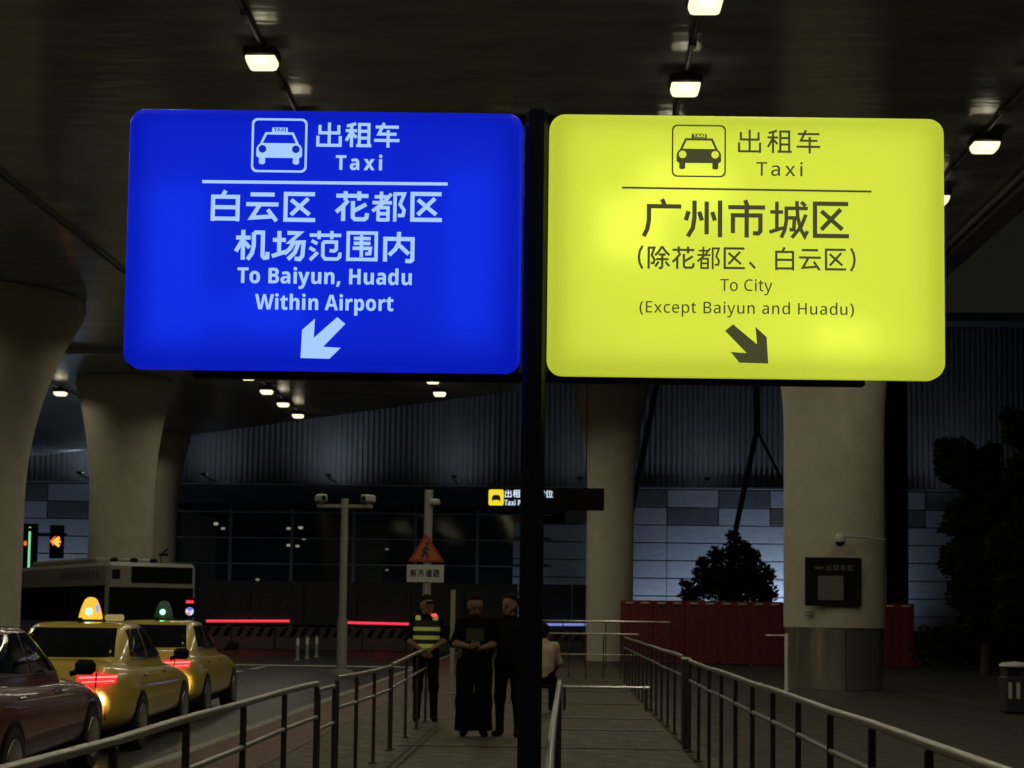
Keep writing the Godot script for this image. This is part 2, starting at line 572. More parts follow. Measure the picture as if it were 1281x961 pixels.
# ------------------------------------------------------------------ elevated road
func build_deck() -> void:
	var t := thing("elevated_road", "dark glossy underside of the elevated road overhead", "viaduct")
	# plan outline (x, depth): the far edge runs askew
	var poly := PackedVector2Array([Vector2(8.35, -14), Vector2(8.35, 42.4), Vector2(-4, 54), Vector2(-18, 67), Vector2(-34, 82), Vector2(-34, -14)])
	var mb := MB.new()
	mb.prism(poly, DECK, DECK + 1.2, Transform3D(Basis(Vector3(1, 0, 0), Vector3(0, 0, -1), Vector3(0, 1, 0)), Vector3.ZERO))
	part("deck", mb, M.soffit, t)
	# edge beam on the right side with two drain pipes slung under it
	mb = MB.new()
	mb.box(Vector3(8.61, DECK + 0.585, -14.1), Vector3(0.5, 1.23, 56.2), 0.04)
	part("edge_beam", mb, M.soffit, t)
	for k in 2:
		mb = MB.new()
		mb.tube([Vector3(8.22 - k * 0.2, DECK - 0.10, 13.0), Vector3(8.22 - k * 0.2, DECK - 0.10, -41.5)], 0.06, 8)
		part("drain_pipe", mb, M.galv, t)
	# downstand ribs across the deck far from the camera
	for zz in [44.0]:
		mb = MB.new()
		mb.box(Vector3(-14.0, DECK - 0.10, -zz), Vector3(44.0 if zz < 40 else 39.0, 0.2, 0.35), 0.03)
		if zz > 40:
			mb = MB.new()
			mb.box(Vector3(-16.5, DECK - 0.10, -zz), Vector3(34.0, 0.2, 0.35), 0.03)
		part("cross_rib", mb, M.soffit, t)

func lamp_rows() -> Array:
	# x of the row, depth of one lamp, spacing, nearest and farthest depth
	return [[-14.2, 32.0, 3.3, 12.0, 33.0], [-17.7, 51.4, 3.3, 34.0, 62.0], [-10.2, 50.6, 3.1, 1.0, 57.0], [-4.2, 19.97, 2.8, 0.0, 50.9], [1.75, 18.04, 2.94, -3.0, 45.0], [6.78, 23.59, 3.05, -1.0, 40.0]]  # first row, and nearer lamps of the second, added unseen to light columns

func build_lamps() -> void:
	var proto: Node3D = null
	var where := ["added unseen row over the bus bay", "far row over the bus lane", "row over the outer taxi lane", "row over the kerb", "row over the walkway", "row beside the edge pipes"]
	var ri := 0
	for row in lamp_rows():
		var d0: float = row[1] - row[2] * floorf((row[1] - row[3]) / row[2])
		var c := thing("ceiling_conduit", "grey conduit under the elevated road feeding the %s" % where[ri], "conduit", Vector3(row[0], DECK - 0.06, 0))
		var mb := MB.new()
		mb.tube([Vector3(0, 0, -d0 + 1.2), Vector3(0, 0, -row[4])], 0.032, 8)
		part("pipe", mb, M.conduit, c)
		var bx := MB.new()
		bx.box(Vector3.ZERO, Vector3(0.1, 0.11, 0.16), 0.012)
		var bxm := bx.done()
		var d := d0
		while d <= row[4] + 0.01:
			if ri == 2 and d > 25.0 and d < 36.5:       # no lamps in this stretch; nearer ones are added unseen for light
				d += row[2]
				continue
			part("junction_box", bxm, M.conduit, c, Vector3(0, 0.0, -d + 1.15))
			var at := Vector3(row[0], DECK - 0.105, -d)
			var label := "square floodlight glowing under the elevated road, in the %s" % where[ri]
			var o: Node3D
			if proto == null:
				proto = make_floodlight(label)
				o = proto
			else:
				o = copy(proto, "ceiling_floodlight", label, at, 0.0)
			o.position = at
			o.set_meta("group", "floodlights in the %s" % where[ri])
			d += row[2]
		ri += 1

func make_floodlight(label: String) -> Node3D:
	var t := thing("ceiling_floodlight", label, "floodlight")
	var mb := MB.new()
	mb.box(Vector3(0, -0.085, 0), Vector3(0.54, 0.17, 0.42), 0.03)
	part("housing", mb, M.lamp_housing, t)
	mb = MB.new()
	mb.box(Vector3(0, 0.05, 0.0), Vector3(0.06, 0.14, 0.30), 0.008)
	part("bracket", mb, M.lamp_housing, t)
	# prism glass: a tapered tray under the housing
	mb = MB.new()
	var rows := []
	for s in [[0.235, 0.185, -0.171], [0.232, 0.18, -0.22], [0.205, 0.155, -0.30], [0.17, 0.12, -0.325], [0.0, 0.0, -0.33]]:
		var ring := []
		if s[0] == 0.0:
			for k in 20:
				ring.append(Vector3(0, s[2], 0))
		else:
			for p in rrect(s[0], s[1], min(0.03, s[1] * 0.5), 4):
				ring.append(Vector3(p.x, s[2], p.y))
		rows.append(ring)
	mb.grid(rows, Vector3(0, -0.2, 0), true)
	var lens := part("lens", mb, M.lamp_lens, t)
	mb = MB.new()
	mb.lathe([Vector2(0.0, -0.325), Vector2(0.10, -0.314), Vector2(0.16, -0.294), Vector2(0.195, -0.265), Vector2(0.20, -0.245), Vector2(0.185, -0.215), Vector2(0.13, -0.192), Vector2(0.0, -0.18)], 28, Vector3.ZERO, Basis(), Vector2(1.0, 1.03))
	part("led", mb, M.lamp_led, t)
	var l := SpotLight3D.new()
	l.name = "floodlight_beam"
	l.position = Vector3(0, -0.33, 0)
	l.rotation.x = -PI / 2
	l.spot_angle = 80.0
	l.spot_angle_attenuation = 0.3
	l.spot_attenuation = 2.0
	l.spot_range = 60.0
	l.light_color = Color(1.0, 0.965, 0.85)
	l.light_energy = 1.65
	l.light_size = 0.16
	l.shadow_enabled = true
	t.add_child(l)
	for ch in t.get_children():
		if ch is MeshInstance3D:
			ch.scale = Vector3(0.88, 0.80, 0.88)
	return t

# ------------------------------------------------------------------ columns
func column(px: float, d: float, r: float, cap_r: float, flare: float, label: String) -> Node3D:
	var p := at_depth(px, 700, d)
	var t := thing("viaduct_column", label, "column", Vector3(p.x, 0, p.z), 0.0)
	var prof := [Vector2(r * 1.0, ROAD - 0.02), Vector2(r, 2.0), Vector2(r, DECK - flare)]
	for k in 14:
		var u := (k + 1) / 14.0
		prof.append(Vector2(lerpf(r, cap_r, pow(u, 2.3)), DECK - flare + (flare - 0.35) * u))
	prof.append(Vector2(cap_r + 0.04, DECK - 0.2))
	prof.append(Vector2(cap_r, DECK - 0.02))
	var mb := MB.new()
	mb.lathe(prof, 48)
	part("shaft", mb, M.plaster, t)
	return t

func build_columns() -> void:
	column(-27, 36.9, 1.05, 2.40, 5.6, "pale flared column rising beside the traffic signals")
	column(150, 50.0, 1.07, 1.60, 4.6, "pale flared column rising behind the bus")
	column(189, 65.5, 1.05, 1.55, 4.6, "pale flared column half hidden behind the one by the bus")
	column(763, 50.0, 0.79, 1.25, 4.6, "slim pale flared column at the end of the red barrier")
	# the near one, with steel skirt and poster
	var p := at_depth(1043, 700, 32.4)
	var t := thing("viaduct_column", "thick pale column with black poster and steel skirt", "column", Vector3(p.x, 0, p.z))
	var r := 1.075
	var mb := MB.new()
	var prof := [Vector2(r, 1.31), Vector2(r, DECK - 4.0)]
	for k in 12:
		var u := (k + 1) / 12.0
		prof.append(Vector2(lerpf(r, 2.0, pow(u, 2.3)), DECK - 4.0 + 3.98 * u))
	mb.lathe(prof, 56)
	part("shaft", mb, M.plaster, t)
	# skirt: eight curved steel sheets with open joints
	var sheets := 3
	for k in sheets:
		var m2 := MB.new()
		var rows := []
		for yy in [0.01, 0.35, 0.9, 1.30]:
			var row := []
			for j in 25:
				var a := TAU * (k + 0.004 + 0.992 * j / 24.0) / sheets + PI / 2 - 0.06
				row.append(Vector3(cos(a) * 1.045, yy, sin(a) * 1.045))
			rows.append(row)
		m2.grid(rows)
		part("skirt_sheet", m2, M.cladding, t)
	mb = MB.new()
	mb.lathe([Vector2(1.02, 0.0), Vector2(1.02, 1.305)], 40)
	part("core", mb, M.black_metal, t)
	# poster
	var q := thing("poster_board", "black poster with a grey square on the thick column", "poster")
	var pc := at_depth(1042.5, 728, 32.4 - r - 0.06)
	q.position = pc
	mb = MB.new()
	mb.box(Vector3.ZERO, Vector3(1.18, 1.02, 0.05), 0.006)
	part("board", mb, M.black_plastic, q)
	mb = MB.new()
	mb.box(Vector3(0, 0, -0.05), Vector3(0.5, 0.8, 0.10), 0.0)
	part("backing", mb, M.black_metal, q)
	mb = MB.new()
	mb.box(Vector3(-0.06, -0.13, 0.028), Vector3(0.53, 0.51, 0.008), 0.0)
	part("square_panel", mb, M.grey_board, q)
	mb = MB.new()
	for k in 3:
		mb = MB.new()
		mb.box(Vector3(-0.36 + 0.06 * k, 0.29, 0.028), Vector3(0.045, 0.05, 0.008), 0.0)
		part("emblem", mb, M.grey_board, q)
	var cs := ["出", "租", "车", "区"]
	for k in 4:
		mb = MB.new()
		glyph(mb, cs[k], -0.16 + 0.15 * k, 0.355, 0.12, 0.12, 0.016, 0.032)
		part("character", mb, M.grey_board, q)
	# small stuck-on notice under it
	q = thing("notice_sticker", "two tiny dark lines of print under the black poster", "sticker", at_depth(1012, 769, 32.4 - r * 0.86))
	mb = MB.new()
	mb.box(Vector3(0, 0.05, 0), Vector3(0.17, 0.02, 0.06), 0.0)
	mb.box(Vector3(0, -0.02, 0), Vector3(0.17, 0.02, 0.06), 0.0)
	part("print", mb, M.grey_board, q)
	# dome camera on a long arm
	q = thing("dome_camera", "dome camera hanging from an arm on the thick column", "camera", at_depth(1051, 672, 32.4 - r - 0.30))
	mb = MB.new()
	mb.tube([Vector3(0, 0.02, 0), Vector3(0.55, -0.0, -0.1), Vector3(1.05, -0.02, -0.62)], 0.022, 8)
	part("arm", mb, M.camera_white, q)
	mb = MB.new()
	mb.lathe([Vector2(0.11, -0.10), Vector2(0.115, -0.02), Vector2(0.09, 0.06), Vector2(0.03, 0.09)], 18)
	part("housing", mb, M.camera_white, q)
	mb = MB.new()
	mb.lathe([Vector2(0.0, -0.20), Vector2(0.06, -0.185), Vector2(0.095, -0.14), Vector2(0.10, -0.101)], 18)
	part("dome", mb, M.black_plastic, q)

# ------------------------------------------------------------------ terminal building
func build_terminal() -> void:
	var D := 75.0
	var t := thing("terminal_building", "long dark terminal facade with ribbed cladding above panels and glazing", "building", Vector3(0, 0, -D))
	var lo := 8.1
	var hi := 16.4
	# backing wall and roof mass
	var mb := MB.new()
	mb.box(Vector3(0, (lo + hi) / 2, -1.1), Vector3(130, hi - lo, 2.0), 0.0)
	part("upper_wall", mb, M.rib, t)
	mb = MB.new()
	mb.box(Vector3(0, hi + 0.25, -0.6), Vector3(131, 0.5, 3.6), 0.05)
	part("parapet", mb, M.panel_dark, t)
	mb = MB.new()
	var x := -45.0
	while x < 45.0:
		mb.box(Vector3(x, (lo + hi) / 2, -0.05), Vector3(0.11, hi - lo - 0.1, 0.12), 0.015)
		x += 0.27
	var ribs := part("cladding_rib", mb, M.rib, t)
	ribs.set_meta("kind", "stuff")
	# lower wall behind the panels, left and right of the glazed hall
	for s in [[-65.0, -19.6], [1.3, 65.0]]:
		mb = MB.new()
		mb.box(Vector3((s[0] + s[1]) / 2, lo / 2 - 0.1, -0.55), Vector3(s[1] - s[0], lo, 0.9), 0.0)
		part("lower_wall", mb, M.panel_dark, t)
	mb = MB.new()
	mb.box(Vector3(0, lo - 0.06, 0.06), Vector3(130, 0.12, 0.3), 0.02)
	part("ledge", mb, M.panel_dark, t)
	# facade panels, row by row
	var pm := MB.new()
	pm.box(Vector3.ZERO, Vector3(2.55, 0.84, 0.08), 0.01)
	var pmesh := pm.done()
	pm = MB.new()
	pm.box(Vector3.ZERO, Vector3(7.77, 0.84, 0.08), 0.01)
	var long_mesh := pm.done()
	for k in 19:
		var px := -38.0 + 2.6 * k
		if k > 6:
			px = 4.15 + 2.6 * (k - 8)
		for rr in 8:
			var yy: float = lo - 0.6 - 0.9 * rr
			var m: Material = M.panel_light
			if rr >= 2:
				if k % 3 == 1:
					part("panel", long_mesh, m, t, Vector3(px, yy, -0.02 + rng.randf_range(-0.008, 0.008)))
				continue
			if rr < 2 and (k + rr) % 2 == 0:
				m = M.panel_dark if (k % 4) < 2 or rr == 0 else M.panel_brown
			part("panel", pmesh, m, t, Vector3(px, yy, -0.02 + rng.randf_range(-0.008, 0.008)))
	# glazed hall
	mb = MB.new()
	mb.box(Vector3(-9.15, 7.4, -0.3), Vector3(20.9, 1.35, 0.5), 0.02)
	part("spandrel", mb, M.interior, t)
	mb = MB.new()
	mb.box(Vector3(-9.15, 3.4, -9.0), Vector3(20.9, 6.9, 0.3), 0.0)
	mb.box(Vector3(-9.15, 6.85, -4.6), Vector3(20.9, 0.2, 8.8), 0.0)
	part("hall_interior", mb, M.interior, t)
	var pane := MB.new()
	pane.box(Vector3.ZERO, Vector3(3.08, 1.24, 0.02), 0.0)
	var pane_m := pane.done()
	for k in 7:
		var px := -19.6 + 3.16 * (k - 0.0) - 0.35
		mb = MB.new()
		mb.box(Vector3(px, 3.4, 0.0), Vector3(0.16, 6.75, 0.18), 0.015)
		part("mullion", mb, M.mullion, t)
		if k < 6:
			for rr in 5:
				part("pane", pane_m, M.dark_glass, t, Vector3(px + 1.58, 0.65 + 1.32 * rr, -0.02))
	for rr in 5:
		mb = MB.new()
		mb.box(Vector3(-10.1, 1.31 + 1.32 * rr, 0.03), Vector3(19.4, 0.07, 0.14), 0.01)
		part("transom", mb, M.mullion, t)
	# lit luminaires inside the hall
	for s in [[270, 655, 1.0], [279, 661, 0.7], [361, 661, 0.8], [376, 660, 0.9], [380, 674, 0.5], [361, 682, 0.8], [372, 683, 0.7], [322, 725, 0.6], [484, 687, 0.35], [484, 713, 0.35], [700, 718, 0.5]]:
		var p := at_depth(s[0], s[1], D + 1.2)
		var q := thing("hall_lamp", "small lit lamp seen through the dark terminal glazing", "lamp", p, 0.0, "lamps behind the terminal glazing")
		mb = MB.new()
		var z: float = 0.09 + 0.09 * s[2]
		mb.lathe([Vector2(0.0, -z * 0.55), Vector2(z * 0.6, -z * 0.4), Vector2(z * 0.75, 0), Vector2(z * 0.4, z * 0.4)], 12)
		part("bulb", mb, lamp_glow(s[2]), q)
		mb = MB.new()
		mb.lathe([Vector2(z * 0.8, z * 0.3), Vector2(z * 0.5, z * 0.7), Vector2(0.02, z * 0.8)], 12)
		mb.tube([Vector3(0, z * 0.7, 0), Vector3(0, 6.78 - p.y, 0)], 0.015, 6)
		part("shade", mb, M.dark_steel, q)
	# unseen uplights by the panels; those at the glazing and ledge are added
	var k2 := 0
	var ups := []
	for xx in [4.5, 7.5, 10.5, 11.9, 15.6]:
		ups.append([xx, 1.0, 11.0 if xx in [7.5, 10.5] else (24.0 if xx == 11.9 else 6.0)])
	for xx in [-29.0, -25.5, -22.0]:
		ups.append([xx, 1.0, 7.0])
	for xx in [-15.5, -9.0, -3.0]:
		ups.append([xx, 1.0, 2.5])  # added to brighten the mullions of the glazed hall
	for k in 9:
		ups.append([-30.0 + 6.2 * k, 8.2, 0.75 if k > 4 else (3.2 if k < 2 else (1.2 if k != 3 else 2.2))])  # added row that lifts the ribbed cladding out of the dark
	for s in ups:
		var q := thing("unseen_facade_uplight", ["unseen cool white floodlight at the foot of the terminal", "added cool white floodlight on the ledge to light the ribbed cladding"][1 if s[1] > 5 else 0], "floodlight", Vector3(s[0], ROAD if s[1] < 5 else 8.1, -D + (2.3 if s[1] < 5 else 2.6)), 0.0, "facade floodlights")
		var y0: float = 1.0 if s[1] < 5 else 0.12
		mb = MB.new()
		mb.box(Vector3(0, y0, 0), Vector3(0.42 if s[1] < 5 else 0.26, 0.18 if s[1] < 5 else 0.08, 0.20), 0.02)
		part("housing", mb, M.dark_steel, q)
		if s[1] < 5:
			mb = MB.new()
			mb.tube([Vector3(0, 0, 0), Vector3(0, y0 - 0.08, 0)], 0.04, 8)
			part("stand", mb, M.dark_steel, q)
		else:
			mb = MB.new()
			mb.box(Vector3(0, 0.03, -1.2), Vector3(0.06, 0.06, 2.4), 0.0)
			part("outrigger", mb, M.dark_steel, q)
			mb = MB.new()
			mb.box(Vector3(0, y0 + 0.04, 0.12), Vector3(0.28, 0.13, 0.02), 0.0)
			part("visor", mb, M.dark_steel, q)
		mb = MB.new()
		mb.box(Vector3(0, y0 + (0.1 if s[1] < 5 else 0.055), -0.02), Vector3(0.36 if s[1] < 5 else 0.22, 0.02, 0.14), 0.0)
		part("lamp_glass", mb, lamp_glow(1.0), q)
		var l := SpotLight3D.new()
		l.name = "uplight_beam"
		l.position = Vector3(0, y0 + (0.16 if s[1] < 5 else 0.11), -0.05)
		l.rotation.x = deg_to_rad(48 if s[1] < 5 else 50)
		l.spot_angle = 72
		l.spot_angle_attenuation = 1.0
		l.spot_range = 60
		l.spot_attenuation = 2.0
		l.light_color = Color(0.85, 0.91, 1.0) if s[1] > 5 else Color(0.78, 0.87, 1.0)
		l.light_energy = s[2] * (0.55 if s[1] < 5 else 1.0)
		l.light_size = 0.15
		l.shadow_enabled = true
		q.add_child(l)
		k2 += 1
	# forked steel strut in front of the facade
	var st := thing("forked_strut", "dark forked steel strut leaning before the ribbed cladding", "strut")
	var zq := 70.0
	mb = MB.new()
	mb.tube([at_depth(946, 440, zq), at_depth(947, 540, zq)], 0.16, 8)
	part("stem", mb, M.dark_steel, st)
	mb = MB.new()
	mb.tube([at_depth(947, 538, zq), at_depth(921, 660, zq), Vector3(at_depth(914, 690, zq).x, ROAD, -zq)], 0.13, 8)
	part("leg", mb, M.dark_steel, st)
	mb = MB.new()
	mb.tube([at_depth(947, 538, zq), at_depth(990, 625, zq), Vector3(at_depth(1020, 690, zq).x, ROAD, -zq)], 0.07, 8)
	part("leg", mb, M.dark_steel, st)
	st = thing("leaning_strut", "dark steel strut leaning beside the slim column", "strut")
	mb = MB.new()
	mb.tube([at_depth(824, 470, zq), at_depth(790, 640, zq), Vector3(at_depth(776, 700, zq).x, ROAD, -zq)], 0.14, 8)
	part("leg", mb, M.dark_steel, st)
	# dark lattice mast right of the thick column
	var pm2 := at_depth(1120, 700, 62.0)
	var ms := thing("steel_mast", "dark steel lattice mast behind the thick column", "mast", Vector3(pm2.x, ROAD, pm2.z))
	for a in [[-0.38, -0.3], [0.38, -0.3], [-0.38, 0.3], [0.38, 0.3]]:
		mb = MB.new()
		mb.box(Vector3(a[0], 7.0, a[1]), Vector3(0.16, 14.0, 0.16), 0.01)
		part("chord", mb, M.dark_steel, ms)
	for k in 13:
		mb = MB.new()
		mb.box(Vector3(0, 0.6 + k * 1.05, 0.3), Vector3(0.62, 0.09, 0.09), 0.0)
		part("brace", mb, M.dark_steel, ms)
	mb = MB.new()
	mb.box(Vector3(0, 7.0, 0.0), Vector3(0.6, 13.9, 0.12), 0.0)
	part("web_plate", mb, M.hoarding, ms)

func lamp_glow(k: float) -> StandardMaterial3D:
	var id := "hall_%d" % int(k * 100)
	if not M.has(id):
		glow(id, 1.0, 0.92, 0.72, 1.6 * k)
	return M[id]

# ------------------------------------------------------------------ barriers
func build_barriers() -> void:
	# red plastic panels
	var x0 := at_depth(776, 790, 47.5).x
	var pr: Node3D = null
	for k in 9:
		var at := Vector3(x0 + 0.52 + 1.035 * k, 0.0, -47.5 + rng.randf_range(-0.03, 0.03))
		var lab: String = "red plastic barrier panel in the row behind the thick column"
		if k == 0:
			lab = "red plastic barrier panel at the slim column, end of its row"
		if pr == null:
			pr = thing("barrier_panel", lab, "barrier", at, 0.0, "red barrier panels")
			var mb := MB.new()
			mb.box(Vector3(0, 1.03, 0), Vector3(1.036, 1.98, 0.10), 0.025)
			part("sheet", mb, M.barrier_red, pr)
			for j in 3:
				mb = MB.new()
				mb.box(Vector3(-0.3 + 0.3 * j, 1.0, 0.054), Vector3(0.16, 1.7, 0.016), 0.006)
				part("rib", mb, M.barrier_red, pr)
			mb = MB.new()
			mb.box(Vector3(0, 0.06, 0), Vector3(0.9, 0.12, 0.5), 0.03)
			part("foot", mb, M.barrier_red, pr)
			for j in 2:  # glints on the top lugs, painted in as white bars
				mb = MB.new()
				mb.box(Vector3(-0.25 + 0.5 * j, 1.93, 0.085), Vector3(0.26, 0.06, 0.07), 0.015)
				part("glint_or_reflector", mb, M.sign_white, pr)
		else:
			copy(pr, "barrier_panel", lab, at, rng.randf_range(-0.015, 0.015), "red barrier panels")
	# dark hoarding across the road with striped blocks under it and LED strips
	var hz := 66.0
	var hb: Node3D = null
	for k in 13:
		var at := Vector3(-27.0 + 2.4 * k, ROAD, -hz)
		var lab := "dark blue hoarding board standing on the striped blocks"
		if hb == null:
			hb = thing("hoarding_board", lab, "hoarding", at, 0.0, "dark hoarding boards")
			var mb := MB.new()
			mb.box(Vector3(0, 2.05, 0), Vector3(2.36, 1.95, 0.06), 0.01)
			part("board", mb, M.hoarding, hb)
			for j in 2:
				mb = MB.new()
				mb.box(Vector3(-1.1 + 2.2 * j, 1.5, -0.07), Vector3(0.08, 3.0, 0.08), 0.0)
				part("post", mb, M.dark_steel, hb)
			# faint printed characters
			mb = MB.new()
			mat("faint_print", 0.022, 0.026, 0.045, 0.6)
			glyph(mb, "前", -0.7, 2.5, 0.55, 0.6, 0.07, 0.034)
			part("character", mb, M.faint_print, hb)
			mb = MB.new()
			glyph(mb, "方", 0.2, 2.5, 0.55, 0.6, 0.07, 0.034)
			part("character", mb, M.faint_print, hb)
		else:
			copy(hb, "hoarding_board", lab, at, 0.0, "dark hoarding boards")
	var blk: Node3D = null
	for k in 16:
		var at := Vector3(-27.2 + 1.95 * k, ROAD, -hz + 0.35)
		var lab := "low concrete block with slanting dark stripes under the hoarding"
		if blk == null:
			blk = thing("striped_block", lab, "concrete block", at, 0.0, "striped blocks under the hoarding")
			var mb := MB.new()
			mb.prism(PackedVector2Array([Vector2(-0.25, 0), Vector2(0.25, 0), Vector2(0.12, 0.5), Vector2(0.12, 0.98), Vector2(-0.12, 0.98), Vector2(-0.12, 0.5)]), -0.95, 0.95, Transform3D(Basis(Vector3(0, 0, 1), Vector3(0, 1, 0), Vector3(-1, 0, 0)), Vector3.ZERO))
			part("block", mb, mat("block_grey", 0.07, 0.068, 0.06, 0.8), blk)
			for j in 4:
				mb = MB.new()
				var sx := -0.8 + 0.46 * j
				mb.prism(PackedVector2Array([Vector2(sx, 0.55), Vector2(sx + 0.2, 0.55), Vector2(sx + 0.42, 0.95), Vector2(sx + 0.22, 0.95)]), 0.121, 0.127)
				part("stripe", mb, M.black_metal, blk)
		else:
			copy(blk, "striped_block", lab, at, 0.0, "striped blocks under the hoarding")
	M["red_led"] = glow("red_led", 1.0, 0.05, 0.09, 1.0)
	M["blue_led"] = glow("blue_led", 0.32, 0.42, 1.0, 0.55)
	for s in [[258, 362, 777, "red"], [433, 519, 779, "red"], [672, 746, 781.5, "blue"]]:
		var a := at_depth(s[0], s[2], hz - 0.6)
		var b := at_depth(s[1], s[2] + (2 if s[3] == "red" and s[0] > 300 else 0), hz - 0.6)
		var q := thing("warning_light_strip", ["glowing red light strip along the hoarding, by the taxis", "glowing red light strip along the hoarding, by the guard", "glowing bluish light strip along the hoarding by the slim column"][0 if s[0] < 300 else (1 if s[3] == "red" else 2)], "light strip", Vector3((a.x + b.x) / 2, (a.y + b.y) / 2, a.z))
		var mb := MB.new()
		var hl := (b.x - a.x) / 2
		var dy := (b.y - a.y) / 2
		mb.tube([Vector3(-hl, -dy, 0), Vector3(hl, dy, 0)], 0.055, 8)
		part("light_tube", mb, M[s[3] + "_led"], q)
		for j in 3:
			mb = MB.new()
			mb.box(Vector3(-hl * 0.9 + hl * 0.9 * j, 0, -0.3), Vector3(0.05, 0.06, 0.5), 0.0)
			part("clip", mb, M.black_metal, q)
		var l := OmniLight3D.new()
		l.name = "strip_light"
		l.position = Vector3(0, 0, 0.3)
		l.light_color = Color(1, 0.15, 0.2) if s[3] == "red" else Color(0.5, 0.6, 1.0)
		l.light_energy = 0.02
		l.omni_range = 30
		l.omni_attenuation = 2.0
		l.shadow_enabled = true
		q.add_child(l)

# ------------------------------------------------------------------ trees
func crown(mb: MB, clumps: Array, leaf: float, per: int) -> void:
	for cl in clumps:
		var ce: Vector3 = cl[0]
		var r: float = cl[1]
		for i in int(per * r * r):
			var d := Vector3(rng.randfn(), rng.randfn(), rng.randfn()).normalized()
			var p: Vector3 = ce + d * r * pow(rng.randf(), 0.45) * Vector3(1, 0.85, 1)
			var u := Vector3(rng.randfn(), rng.randfn() * 0.6, rng.randfn()).normalized()
			var w := u.cross(Vector3(rng.randfn(), rng.randfn(), rng.randfn()).normalized()).normalized()
			var nn := u.cross(w)
			var s := leaf * rng.randf_range(0.6, 1.3)
			mb.quad(p - u * s, p + w * s * 0.42, p + u * s, p - w * s * 0.42, nn)

func tree(called: String, label: String, at: Vector3, trunk_h: float, tr: float, clumps: Array, leaf: float, per: int) -> void:
	var t := thing(called, label, "tree", at)
	var mb := MB.new()
	mb.tube([Vector3(0, 0, 0), Vector3(0.05, trunk_h * 0.5, 0.03), Vector3(0, trunk_h, 0)], tr, 8, tr * 0.6)
	for cl in clumps:
		mb.tube([Vector3(0, trunk_h * 0.75, 0), (cl[0] + Vector3(0, trunk_h, 0)) * 0.5, cl[0]], tr * 0.4, 6, tr * 0.12)
	part("trunk", mb, M.bark, t)
	mb = MB.new()
	crown(mb, clumps, leaf, per)
	part("crown", mb, M.leaf, t)

func build_trees() -> void:
	mat("bark", 0.04, 0.03, 0.022, 0.9)
	var lf := mat("leaf", 0.014, 0.020, 0.010, 0.8)
	lf.metallic_specular = 0.1
	lf.backlight_enabled = true
	lf.backlight = lin(0.01, 0.014, 0.004)
	# bush-like tree behind the red barrier
	var p := at_depth(912, 700, 56)
	tree("round_tree", "round dark tree rising behind the red barrier panels", Vector3(p.x, ROAD, p.z), 2.2, 0.09,
		[[Vector3(0, 3.3, 0), 1.0], [Vector3(-0.75, 3.15, 0.2), 0.72], [Vector3(0.9, 3.25, 0.1), 0.75], [Vector3(-1.35, 2.5, 0), 0.55], [Vector3(1.25, 2.6, 0.2), 0.6], [Vector3(0.35, 4.2, 0), 0.55], [Vector3(-0.45, 4.0, 0.1), 0.42], [Vector3(0.1, 2.5, 0.3), 1.0], [Vector3(0.85, 4.0, -0.1), 0.36], [Vector3(-1.0, 3.75, 0), 0.25], [Vector3(1.5, 3.3, 0), 0.3], [Vector3(-1.7, 2.9, 0.1), 0.22], [Vector3(0.1, 4.75, 0), 0.25]], 0.12, 1500)
	p = at_depth(1232, 700, 41)
	tree("spreading_tree", "tall dark leafy tree with gaps, past the thick column", Vector3(p.x, ROAD, p.z), 4.0, 0.16,
		[[Vector3(-0.75, 6.2, 0), 0.62], [Vector3(-0.95, 5.75, 0), 0.4], [Vector3(-0.2, 5.7, 0.1), 0.75], [Vector3(0.3, 5.2, 0), 0.85], [Vector3(-0.45, 4.5, 0.2), 0.7], [Vector3(0.2, 4.0, 0.1), 1.0], [Vector3(-0.35, 3.3, 0), 0.9], [Vector3(0.3, 2.7, 0.2), 1.0], [Vector3(-0.3, 2.4, 0), 0.75], [Vector3(0.9, 4.5, 0), 0.9], [Vector3(0.9, 3.3, 0), 1.05], [Vector3(-1.15, 6.5, 0), 0.2], [Vector3(0.2, 6.3, 0), 0.3], [Vector3(-1.0, 4.2, 0), 0.25], [Vector3(0.7, 1.9, 0), 0.8], [Vector3(-0.2, 1.6, 0), 0.6]], 0.135, 2000)
	p = at_depth(1300, 700, 38)
	tree("broad_tree", "dark leafy tree overlapping the tall one on its far side", Vector3(p.x, ROAD, p.z), 4.4, 0.17,
		[[Vector3(-0.3, 6.5, 0), 0.6], [Vector3(0.4, 6.2, 0), 0.8], [Vector3(-0.2, 5.4, 0), 0.7], [Vector3(0.3, 4.4, 0), 1.0], [Vector3(-0.5, 3.6, 0), 0.85], [Vector3(0.4, 2.8, 0), 1.1], [Vector3(0.9, 5.0, 0), 1.0], [Vector3(-0.3, 2.3, 0), 0.9], [Vector3(-0.75, 6.9, 0), 0.25], [Vector3(-0.6, 1.7, 0), 0.6]], 0.135, 1800)
	# clipped hedge behind the barrier's end
	var h := thing("clipped_hedge", "low black-green hedge running on from the red barrier", "hedge", Vector3(15.2, 0, -46.5))
	var mb := MB.new()
	var cl := []
	for k in 15:
		cl.append([Vector3(-3.6 + 0.55 * k, 0.75 + rng.randf_range(-0.06, 0.1), rng.randf_range(-0.1, 0.1)), 0.78])
	crown(mb, cl, 0.10, 900)
	part("foliage", mb, M.leaf, h)
	mb = MB.new()
	for k in 8:
		mb.tube([Vector3(-3.4 + k, 0, 0), Vector3(-3.3 + k, 0.9, 0)], 0.03, 6)
	part("stems", mb, M.bark, h)

